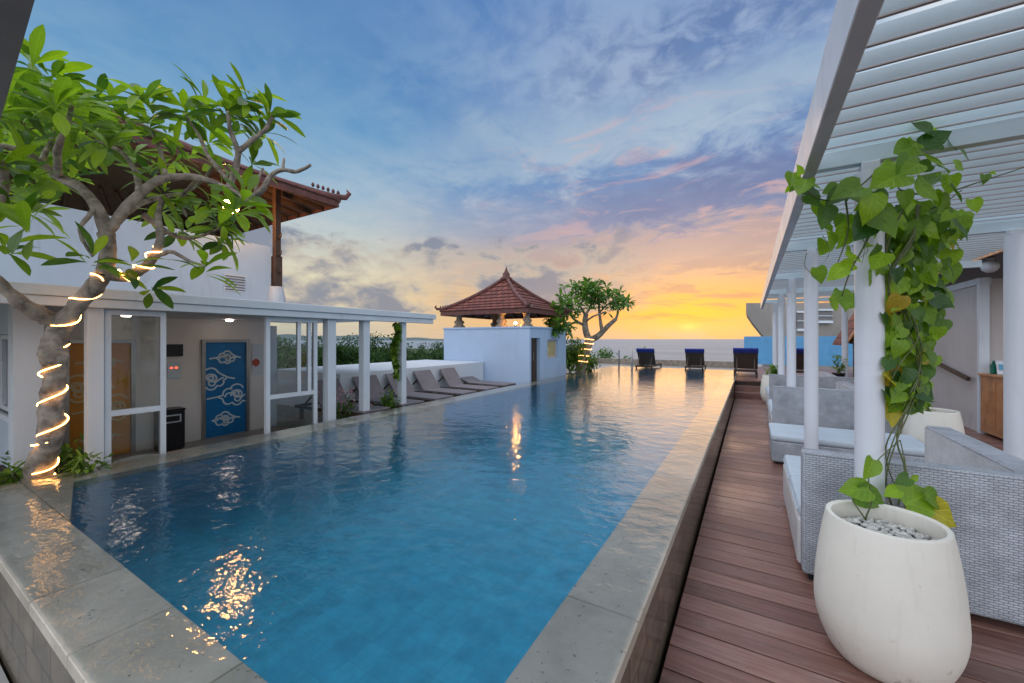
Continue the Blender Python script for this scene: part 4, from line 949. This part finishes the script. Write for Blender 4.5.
# big frangipani at the left corner
r = random.Random(3)
D0 = 3.62
def T(u, v, dz=0.0): return at_depth(u, v, D0 + dz)
ft = thing('frangipani_tree', tuple(T(38, 480)), 'gnarled frangipani tree with lit trunk at the left corner of the pool', 'tree')
tm = MB()
trunk_pts = [T(36, 486), T(40, 466), T(51, 436), T(53, 405), T(53, 375), T(55, 348), T(64, 322), T(86, 296), T(104, 274)]
TR = limb(tm, trunk_pts, .096, .062, 14, .05, r, 24)
br = [([T(104, 274), T(108, 252), T(106, 233)], .066, .056),
      ([T(106, 233), T(97, 207), T(80, 188, .1), T(58, 176, .1), T(40, 163, 0), T(20, 150, -.1), T(-12, 144, -.2)], .050, .024),
      ([T(106, 233), T(117, 219), T(140, 193, .1), T(166, 178, .2), T(199, 178, .3), T(229, 189, .4), T(246, 201, .4)], .048, .026),
      ([T(229, 189, .4), T(236, 168, .4), T(238, 152, .35), T(230, 130, .3), T(228, 112, .3)], .034, .016),
      ([T(238, 152, .35), T(252, 140, .4), T(266, 129, .4), T(272, 116, .4)], .026, .014),
      ([T(229, 182, .4), T(210, 158, .45), T(198, 135, .5), T(186, 114, .5)], .024, .012),
      ([T(246, 201, .4), T(262, 190, .3), T(270, 176, .3), T(283, 170, .3), T(296, 172, .25), T(311, 165, .2)], .030, .014),
      ([T(283, 170, .3), T(284, 158, .3)], .016, .01), ([T(255, 196, .35), T(258, 180, .3), T(263, 168, .3)], .018, .010),
      ([T(58, 322), T(38, 314, -.15), T(14, 296, -.3), T(-22, 268, -.45)], .066, .045),
      ([T(104, 274), T(124, 277, .1), T(140, 270, .15), T(152, 258, .2), T(160, 240, .25), T(158, 215, .3), T(165, 196, .4)], .055, .022),
      ([T(140, 193, .1), T(134, 168, .5), T(118, 150, .6), T(96, 140, .7)], .03, .014), ([T(166, 178, .2), T(160, 150, .6), T(150, 128, .7)], .026, .012),
      ([T(58, 176, .1), T(58, 150, -.3), T(66, 128, -.4), T(72, 104, -.4)], .03, .014), ([T(40, 163, 0), T(52, 140, .3), T(62, 122, .4)], .024, .012),
      ([T(152, 258, .2), T(172, 252, .1), T(190, 262, .0), T(205, 266, 0)], .022, .010), ([T(143, 214, .2), T(168, 232, .35), T(190, 238, .4), T(222, 228, .4)], .028, .012),
      ([T(199, 178, .3), T(180, 200, .5), T(186, 216, .5)], .02, .012), ([T(97, 207), T(80, 230, -.3), T(92, 256, -.35)], .02, .010),
      ([T(-22, 268, -.45), T(-14, 220, -.5), T(4, 190, -.5), T(2, 160, -.4)], .05, .02), ([T(120, 216), T(150, 200, .8), T(190, 190, .9), T(215, 165, .9)], .03, .014)]
for pts, r0, r1 in br: limb(tm, pts, r0, r1, 6, .07, r, 10)
for i_, v in enumerate(tm.v):        # knotty bark
    n_ = mnoise.noise_vector(v * 5.5); n2_ = mnoise.noise_vector(v * 17); k_ = .030 if v.z < 2.2 else .010
    tm.v[i_] = v + n_ * k_ + n2_ * k_ * .4
tm.build('trunk', M['bark'], ft)
tips = [(20, 150, .9, 12), (150, 170, .9, 10), (205, 100, .3, 10), (5, 130, .5, 11), (70, 90, .3, 12), (140, 95, .1, 9), (35, 205, .4, 9), (234, 206, -.2, 8), (246, 196, -.1, 7), (226, 214, .5, 8), (30, 100, .3, 13), (50, 75, -.2, 11), (110, 125, .9, 12), (160, 210, 1.1, 10), (45, 165, 1.2, 11), (228, 108, .3, 13), (272, 112, .4, 13), (186, 110, .5, 12), (96, 136, .7, 12), (150, 124, .7, 12), (72, 100, -.4, 13), (62, 118, .4, 13), (20, 120, -.2, 13), (222, 224, .4, 12), (205, 266, 0, 6), (92, 258, -.35, 5), (2, 155, -.4, 12), (215, 162, .9, 9), (165, 192, .4, 7),
        (40, 90, -.1, 13), (95, 100, .2, 12), (125, 118, .4, 12), (15, 88, -.4, 12), (50, 128, .6, 12), (110, 140, -.2, 10), (80, 125, .1, 12), (150, 105, .3, 11), (250, 95, .35, 11), (240, 118, .5, 10), (262, 130, .6, 10), (168, 132, .8, 10), (30, 175, -.3, 11), (12, 205, -.4, 10), (60, 150, .9, 12), (135, 150, 1.0, 12), (175, 155, 1.1, 11), (208, 140, 1.0, 10),
        (40, 150, 1.0, 12), (20, 190, .8, 11), (70, 180, 1.1, 10), (240, 208, .7, 8), (212, 200, .4, 8), (180, 228, .5, 7), (150, 285, .1, 6), (132, 262, -.1, 4), (30, 60, -.6, 7), (25, 225, -.6, 7), (5, 245, -.6, 6), (200, 118, .7, 9), (110, 100, .6, 9), (0, 110, -.5, 11), (25, 140, .2, 12), (85, 145, .4, 11), (255, 160, .6, 5), (226, 240, .4, 8), (196, 212, .9, 8), (0, 180, .3, 10), (55, 105, -.6, 12)]
cm = MB()
for (u, v, dz, n) in tips:
    c = T(u, v, dz); ax = Vector((0, 0, 1)) + rdir(r) * .45 + (c - T(110, 220, .2)) * .35
    rosette(cm, c, ax, n + 3, .30, .086, r, (25, 112), .4)
cm.build('crown', M['leaf_fr'], ft)
# rope light wound round trunk and lower limb
S = TR[::2][2:]
rope = MB(); HP = []
def frame_at(S, f):
    i = min(len(S) - 2, int(f)); t = f - i; p = S[i].lerp(S[i + 1], t); d = (S[min(i + 1, len(S) - 1)] - S[i]).normalized(); x = Vector((0, 0, 1)).cross(d)
    if x.length < .2: x = Vector((1, 0, 0)) - d * d.x
    x.normalize(); return p, x, d.cross(x)
S2 = S + spline([T(104, 274), T(124, 277, .1), T(140, 270, .15), T(152, 258, .2), T(158, 246, .25)], 6)[1:]
N = len(S2) - 1; turns = 11; K = turns * 28
for i in range(K + 1):
    f = i / K * N; p, x, y_ = frame_at(S2, f); rr = .120 + (.058 - .120) * (f / N) ** .8; a = 2 * pi * turns * i / K
    HP.append(p + (x * cos(a) + y_ * sin(a)) * rr)
for i in range(2, len(HP)-2): HP[i] = (HP[i - 2] + HP[i - 1] + HP[i] + HP[i + 1] + HP[i + 2]) / 5
rope.tube(HP, .0062, 6)
single('rope_light', rope, M['rope'], T(38, 480), 'glowing warm rope light wound round the frangipani trunk', 'rope light')

def shrub(name, c, rx, ry, rz, n, L, w, label, cat='shrub', group=None, m='leaf_bush', stems=7, seed=1, kind='simple'):
    r = random.Random(seed); c = Vector(c); t = thing(name, tuple(c), label, cat, group)
    mb = MB(); tips_ = []
    for i in range(stems):
        a = r.uniform(0, 2 * pi); q = c + Vector((rx * .7 * cos(a) * r.random(), ry * .7 * sin(a) * r.random(), rz * r.uniform(.9, 1.7))); mid = c.lerp(q, .5) + rdir(r) * .05; mb.tube([c + rdir(r) * .02, mid, q], [.012, .009, .004], 5); tips_ += [mid, q, c.lerp(q, .75)]
    mb.build('stem', M['stem'], t); mb = MB()
    for i in range(n):
        if r.random() < .55:
            b = r.choice(tips_) + rdir(r) * Vector((rx, ry, rz)).length * .16
        else:
            d = rdir(r); q = r.random() ** .4; b = c + Vector((d.x * rx * q, d.y * ry * q, rz + d.z * rz * q))
        if b.z < c.z: b.z = c.z + r.random() * rz * .3
        leaf(mb, b, rdir(r) + Vector((0, 0, .35)), (0, 0, 1), L * r.uniform(.6, 1.2), w * r.uniform(.7, 1.2), .3, .2, kind)
    mb.build('foliage', M[m], t); return t
# planted bed below the tree
mb = MB(); mb.box(-7.0, -5.44, .05, 1.5, -.25, .38); struct('planting_bed', mb, M['soil'])
bed = 'leafy shrubs in the bed under the frangipani'
for i, (u, v, dz, s, lb) in enumerate(((84, 472, .1, .20, 'bright green shrub in the bed right of the lit trunk'), (70, 462, .55, .22, 'green shrub behind the lit trunk, in front of the ochre door'), (12, 478, -.1, .17, 'low green shrub in the bed left of the lit trunk'), (22, 465, .5, .18, 'green shrub behind the trunk, below the louvred windows'))):
    q = T(u, v, dz); q.z = .38; shrub('leafy_shrub', q, s, s, s * .75, 190, .085, .036, lb, 'shrub', bed, seed=20 + i)

# second frangipani by the pavilion
r = random.Random(8); DF = 15.0
def Q(u, v, dz=0.0): return at_depth(u, v, DF + dz)
f2 = thing('frangipani_tree', tuple(Q(583, 375)), 'frangipani tree with spreading crown beside the far pavilion', 'tree'); tm = MB()
TR2 = limb(tm, [Q(580, 377), Q(581, 366), Q(584, 356), Q(588, 345), Q(590, 338)], .20, .15, 6, .06, r)
tips2 = []
for pts, a_, b_ in (([Q(590, 342), Q(586, 332), Q(585, 322), Q(586, 314)], .13, .09), ([Q(586, 326), Q(578, 322, .2), Q(571, 316, .3), Q(566, 306, .3)], .06, .03), ([Q(586, 316), Q(580, 306, -.4), Q(574, 296, -.5)], .05, .025), ([Q(586, 314), Q(592, 303, .3), Q(592, 290, .3)], .055, .025),
                    ([Q(590, 340), Q(598, 336), Q(608, 326), Q(616, 319)], .13, .07), ([Q(602, 331), Q(600, 318, .3), Q(599, 306, .4), Q(600, 294, .4)], .07, .03), ([Q(616, 319), Q(618, 310, .1), Q(614, 300, .1)], .05, .025), ([Q(600, 312, .3), Q(608, 304, .4), Q(618, 298, .4)], .04, .02), ([Q(578, 322, .2), Q(568, 324, .2), Q(560, 320, .2)], .04, .02), ([Q(585, 322), Q(594, 316, -.6), Q(606, 312, -.7)], .04, .02)):
    s_ = limb(tm, pts, a_, b_, 5, .05, r, 8); tips2.append(s_[-1])
tm.build('trunk', M['bark'], f2); cm = MB()
for (u0, v0, su, sv, n) in ((588, 294, 16, 9, 26), (566, 306, 11, 9, 16), (604, 297, 14, 8, 20), (620, 299, 8, 5, 10), (558, 322, 8, 9, 12), (578, 287, 10, 5, 8), (596, 285, 10, 5, 8), (575, 312, 12, 6, 8), (562, 328, 8, 6, 12), (556, 314, 7, 7, 10), (612, 306, 8, 4, 6), (627, 303, 4, 4, 4)):
    for k in range(n):
        c = Q(u0 + r.gauss(0, .55) * su, v0 + r.gauss(0, .55) * sv, r.uniform(-2.3, -1.2) if u0 < 572 and k % 2 else r.uniform(-1.0, 1.0)); rosette(cm, c, Vector((0, 0, 1)) + rdir(r) * .5, 10, .30, .10, r, (20, 115), .4)
cm.build('crown', M['leaf_far'], f2)
rope = MB(); HP = []; N = len(TR2) - 1
for i in range(141):
    f = .3 * N + i / 140 * N * .7; p, x, y_ = frame_at(TR2, f); a = 2 * pi * 5 * i / 140; HP.append(p + (x * cos(a) + y_ * sin(a)) * (.20 - .03 * i / 140))
rope.tube(HP, .010, 6); single('rope_light', rope, M['rope_far'], Q(583, 375), 'glowing warm rope light round the trunk of the far frangipani', 'rope light')
q = Q(570, 372, -.1); q.z = .42; shrub('leafy_shrub', q, .85, .7, .72, 1300, .17, .075, 'yellow green bush at the foot of the far frangipani, nearest the window', seed=31, group='bushes round the far frangipani')
q = Q(590, 374, .4); q.z = .42; shrub('leafy_shrub', q, .4, .45, .33, 380, .15, .06, 'small green bush right of the far frangipani trunk', seed=32, group='bushes round the far frangipani')
q = Q(549, 380, -1.2); q.z = .42; shrub('leafy_shrub', q, .35, .4, .2, 300, .13, .05, 'low dark plants at the waterline below the pavilion window', seed=33, m='leaf_far', group='bushes round the far frangipani')
# shrubs beyond the far terrace and between loungers
for i, (u, zc, zb_, s, lb) in enumerate(((604, 24, -.2, .85, 'dark round bush beyond the pool behind the far frangipani'), (578, 22, -.2, 1.0, 'tall dark bush behind the far pavilion corner'), (628, 21.8, .1, .38, 'small bush behind the two thin posts'))):
    q = at_depth(u, 366, zc); q.z = zb_; shrub('leafy_shrub', q, s, s, s * .85, int(700 * s) + 200, .2, .09, lb, 'shrub', 'bushes along the terrace edge', 'leaf_far', 8, 40 + i)
mb = MB()
for i, (u, zc, zb_, h, lb) in enumerate(((645, 20.5, .5, .75, 'thin yellowish potted plant behind the first far lounger'),)):
    q = at_depth(u, 366, zc); q.z = zb_; shrub('potted_plant', q, .16, .16, .45, 90, .2, .05, lb, 'plant', None, 'leaf_bush', 6, 50)
shrub('wispy_plant', (2.15, 14.6, .72), .22, .22, .28, 90, .16, .05, 'wispy pale plant growing in the small dark pot', 'plant', None, 'leaf_bush', 6, 51)
shrub('leafy_shrub', (.53, 13.0, .66), .24, .24, .22, 170, .12, .05, 'leafy green plant growing in the farthest white planter', 'plant', None, 'leaf_bush', 6, 52)
shrub('leafy_shrub', (2.12, 7.72, .66), .10, .10, .14, 26, .09, .05, 'little sprig growing in the planter near the bar', 'plant', None, 'leaf_vine', 4, 53)
q = at_depth(389, 398, 7.45); q.z = .25; shrub('leafy_shrub', q, .22, .22, .28, 260, .12, .05, 'bright green plant at the foot of the right end post', 'shrub', None, 'leaf_bush', 7, 54)
q = at_depth(344, 405, 6.9); q.z = .25; t = shrub('flowering_plant', q, .30, .24, .26, 150, .10, .04, 'flowering plant with pale pink blooms in front of the first lounger', 'plant', None, 'leaf_far', 9, 55)
rr_ = random.Random(4); mb = MB()
for i in range(55):
    c = q + Vector((rr_.gauss(0, .17), rr_.gauss(0, .15), .30 + rr_.random() * .34))
    for k in range(5): leaf(mb, c, rdir(rr_) + Vector((0, 0, .6)), (0, 0, 1), .035, .03, .1, .2, 'simple')
mb.build('flowers', M['petal'], t)

# creeper hanging on the right end post of the lobby roof
r = random.Random(12); p0 = Vector((XP + .03, 5.32, EYE + .30)); t = thing('hanging_creeper', tuple(p0), 'leafy creeper trailing down the right end post of the lobby roof', 'creeper')
sm, lm = MB(), MB()
for k in range(5):
    pts = [p0 + Vector((r.uniform(-.03, .08), -.02 - r.uniform(0, .10), -i * .2)) for i in range(6 if k < 3 else 4)]; sm.tube(spline(pts, 3), .006, 5)
    for q in spline(pts, 10):
        if r.random() < .75: leaf(lm, q, rdir(r) + Vector((.3, -.3, -.5)), (0, 0, 1), r.uniform(.08, .14), r.uniform(.07, .11), .3, .2, 'heart')
sm.build('stem', M['stem'], t); lm.build('foliage', M['leaf_bush'], t)

# vine on the front column
r = random.Random(21); DV = 2.55
def V(u, v, dz=0.0): return at_depth(u, v, DV + dz)
vn = thing('climbing_vine', tuple(V(905, 500)), 'big-leaved climbing vine round the front column, yellowing near its foot', 'vine')
sm, lm, om = MB(), MB(), MB()
stems_ = [[V(898, 505, -.1), V(905, 470, 0), V(897, 440, .05), V(903, 400, .08), V(898, 350, .08), V(905, 300, .1), V(900, 250, .1), V(890, 215, .1), V(878, 185, .05)],
          [V(925, 330, .15), V(930, 290, .15), V(922, 250, .15), V(915, 215, .12), V(900, 190, .1), V(885, 172, 0)],
          [V(883, 165, .0), V(855, 190, -.05), V(830, 200, -.1), V(812, 195, -.15), V(797, 178, -.15)], [V(845, 196, -.05), V(848, 230, -.1), V(838, 262, -.1)],
          [V(880, 215, -.06), V(862, 250, -.1), V(850, 272, -.1), V(842, 296, -.05)],
          [V(885, 172, 0), V(915, 150, .1), V(945, 138, .1), V(985, 132, .15), V(1030, 122, .2)], [V(900, 190, .1), V(935, 195, .1), V(985, 180, .15), V(1028, 166, .2)], [V(910, 215, .12), V(940, 205, .1), V(962, 190, .1)]]
for k in range(5):            # stems twisting down round each other
    ph, sp_ = r.uniform(0, 6.28), r.uniform(.9, 1.6); stems_.append([V(903 + 16 * sin(ph + sp_ * q) + r.uniform(-3, 3), 205 + q * (310 if k < 3 else 200) / 9, .05 * cos(ph + sp_ * q)) for q in range(10)])
for s_ in stems_: limb(sm, s_, .006, .0035, 6, 0, r, 6)
def vleaf(u, v, dz, L, ang=None, mb=None):
    L *= r.choice((.62, .85, 1, 1.12)); c = V(u, v, dz); a = radians(ang if ang is not None else r.uniform(200, 340))
    rt, upv, fw = Vector((CY, SY, 0)), Vector((0, 0, 1)), Vector((-SY, CY, 0))
    d = rt * cos(a) + upv * sin(a) + fw * r.uniform(-.45, .25); n_ = -fw + upv * r.uniform(.1, 1.0) + rt * r.uniform(-.6, .6)
    leaf(mb or lm, c - d * L * .4, d, n_, L, L * r.uniform(.78, .95), r.uniform(-.05, .3), r.uniform(.05, .3), 'heart')
for (u, v, dz, px_, a) in ((792, 178, -.15, 30, 250), (803, 186, -.2, 34, 240), (812, 200, -.1, 32, 300), (824, 216, -.12, 44, 265), (800, 170, -.1, 16, 120), (838, 196, -.12, 40, 215), (850, 190, -.2, 48, 200), (872, 205, -.22, 44, 260), (888, 180, -.2, 52, 205), (912, 168, -.1, 36, 210), (936, 138, 0, 44, 30), (922, 130, .05, 40, 150), (952, 145, .05, 34, 320), (905, 150, .05, 36, 200),
                           (935, 160, .05, 40, 340), (905, 198, -.12, 48, 270), (925, 190, -.05, 44, 315), (948, 178, 0, 34, 320), (955, 192, .0, 34, 300), (940, 205, .05, 40, 280), (882, 222, -.15, 52, 285), (862, 228, -.12, 46, 230), (845, 236, -.1, 38, 245), (830, 240, -.1, 36, 270), (852, 258, -.1, 26, 320), (838, 272, -.1, 38, 215), (842, 300, -.05, 34, 265), (876, 250, -.14, 34, 250), (920, 222, 0, 48, 250), (945, 222, .05, 40, 300),
                           (985, 131, .15, 22, 160), (985, 178, .15, 18, 250), (1018, 128, .2, 22, 40), (980, 135, .15, 14, 250)): [vleaf(u + r.uniform(-10, 10) * j, v + r.uniform(-9, 9) * j, dz + .07 * j - (.22 if v < 172 and u < 960 else 0), px_ / F * (DV + dz) * (.64 - .10 * j), a + r.uniform(-50, 50) * j) for j in (0, 1, 2)]
for i in range(330):
    f = i / 329; v = 215 + f * 195; wid = 32 * (1 - f) + 15; u = 918 - 12 * f + r.uniform(-1, 1) * wid
    vleaf(u, v, r.uniform(-.06, .28), r.uniform(13, 28) * (1 - .2 * f) / F * DV, r.uniform(215, 335), om if r.random() < .02 + .06 * f else None)
for (u, v, px_, a, o_) in ((905, 400, 30, 300, 0), (892, 415, 22, 250, 1), (897, 385, 34, 270, 0), (910, 408, 26, 340, 0), (870, 468, 26, 240, 0), (856, 490, 26, 190, 0), (868, 497, 30, 330, 0), (893, 492, 24, 200, 0), (918, 498, 34, 20, 0), (935, 500, 30, 330, 0), (908, 512, 24, 240, 1), (940, 515, 28, 330, 1), (890, 520, 26, 250, 0), (906, 528, 26, 290, 0), (915, 478, 14, 30, 0), (903, 480, 14, 200, 0)):
    vleaf(u, v, -.18 if v > 455 else .05, px_ / F * DV, a, om if o_ else None)
for s_ in ([V(880, 525, -.2), V(866, 520, -.2), V(872, 500, -.2), V(870, 470, -.15), V(900, 440, 0)], [V(905, 525, -.2), V(915, 505, -.15), V(918, 498, -.15)], [V(866, 520, -.2), V(852, 500, -.2)], [V(905, 515, -.15), V(906, 470, -.05), V(900, 440, 0)]): limb(sm, s_, .005, .003, 5, 0, r, 5)
for i in range(7):
    u, v = r.uniform(800, 880), r.uniform(165, 260); limb(sm, [V(u, v, -.1), V(u + r.uniform(-8, 8), v + 14, -.12), V(u + r.uniform(-12, 12), v + 26, -.1)], .0025, .0012, 5, 0, r, 4)
sm.build('stem', M['stem'], vn); lm.build('foliage', M['leaf_vine'], vn); om.build('old_leaves', M['leaf_old'], vn)
# thin post bracket for the rear vine
# woodland behind the lounge strip
def wood_tree(seed, h, w):
    r = random.Random(seed); root = thing('broadleaf_tree', (0, 0, 0), 'dense green tree below the terrace', 'tree', 'trees below the terrace')
    tm = MB(); tm.tube([(0, 0, 0), (.1, 0, h * .3), (0, .1, h * .6)], [.28, .22, .12], 8)
    cl = []
    for i in range(26):
        d = rdir(r); q = r.random() ** .35; c = Vector((d.x * w * q, d.y * w * q, h * .68 + d.z * h * .30 * q)); cl.append((c, r.uniform(.5, 1.0) * w * .36))
        if i % 3 == 0: tm.tube([(0, 0, h * .45), Vector((0, 0, h * .5)).lerp(c, .6), c], [.09, .06, .02], 6)
    tm.build('trunk', M['bark_dark'], root); cm = MB()
    for c, s in cl:
        for k in range(170):
            d = rdir(r); b = c + d * s * r.random() ** .4; leaf(cm, b, rdir(r) + Vector((0, 0, -.2)), (0, 0, 1), r.uniform(.13, .27), r.uniform(.09, .17), .2, .2, 'simple')
    cm.build('crown', M['leaf_wood'], root); return root
protos = [wood_tree(71, 10.6, 3.0), wood_tree(72, 10.2, 3.6), wood_tree(73, 10.9, 2.6)]
r = random.Random(77); first = [True] * 3
spots = []
for (u, zc) in ((284, 34), (292, 44), (300, 36), (308, 30), (318, 40), (327, 33), (336, 30), (345, 38), (352, 33), (361, 46), (370, 36), (378, 31), (386, 42), (394, 35), (402, 48), (410, 40), (419, 52), (428, 33), (436, 36), (446, 40), (330, 56), (356, 60), (274, 48), (312, 62), (388, 64), (440, 60), (290, 70), (425, 70), (405, 78), (344, 80)): spots.append((u, zc))
for i, (u, zc) in enumerate(spots):
    k = i % 3; p = at_depth(u, 366, zc)
    top = {0: 10.6, 1: 10.2, 2: 10.9}[k]; want = EYE + r.uniform(-.5, .75) - (0 if u < 385 else .7)
    if 402 <= u <= 424: want -= 1.0
    s = (want + 10) / (top * .99); o = protos[k] if first[k] else dup(protos[k]); first[k] = False
    o.location = (p.x, p.y, -10); o.scale = (s * r.uniform(.95, 1.25), s * r.uniform(.95, 1.25), s); o.rotation_euler[2] = r.uniform(0, 6.28)

# canopy edge over the upper left corner
t = thing('canopy_frame', (-3.5, .1, 0), 'dark grey canopy frame crossing the top left corner', 'canopy')
zc_ = EYE + 1.35; a, b = Vector((-1.2, .175, zc_)), Vector((-7.2, .595, zc_)); mb = MB(); mb.beam(a + Vector((0, 0, .06)), b + Vector((0, 0, .06)), .26, .12); mb.build('beam', M['grey_metal'], t)
for (x, y_) in ((-1.25, -1.9), (-7.1, .5)):
    mb = MB(); mb.box(x - .05, x + .05, y_ - .05, y_ + .05, -.02 if x > -5 else -.25, zc_); mb.build('post', M['grey_metal'], t)
mb = MB(); mb.beam((-1.25, .10, zc_ + .06), (-1.25, -1.95, zc_ + .06), .10, .12); mb.build('beam', M['grey_metal'], t)
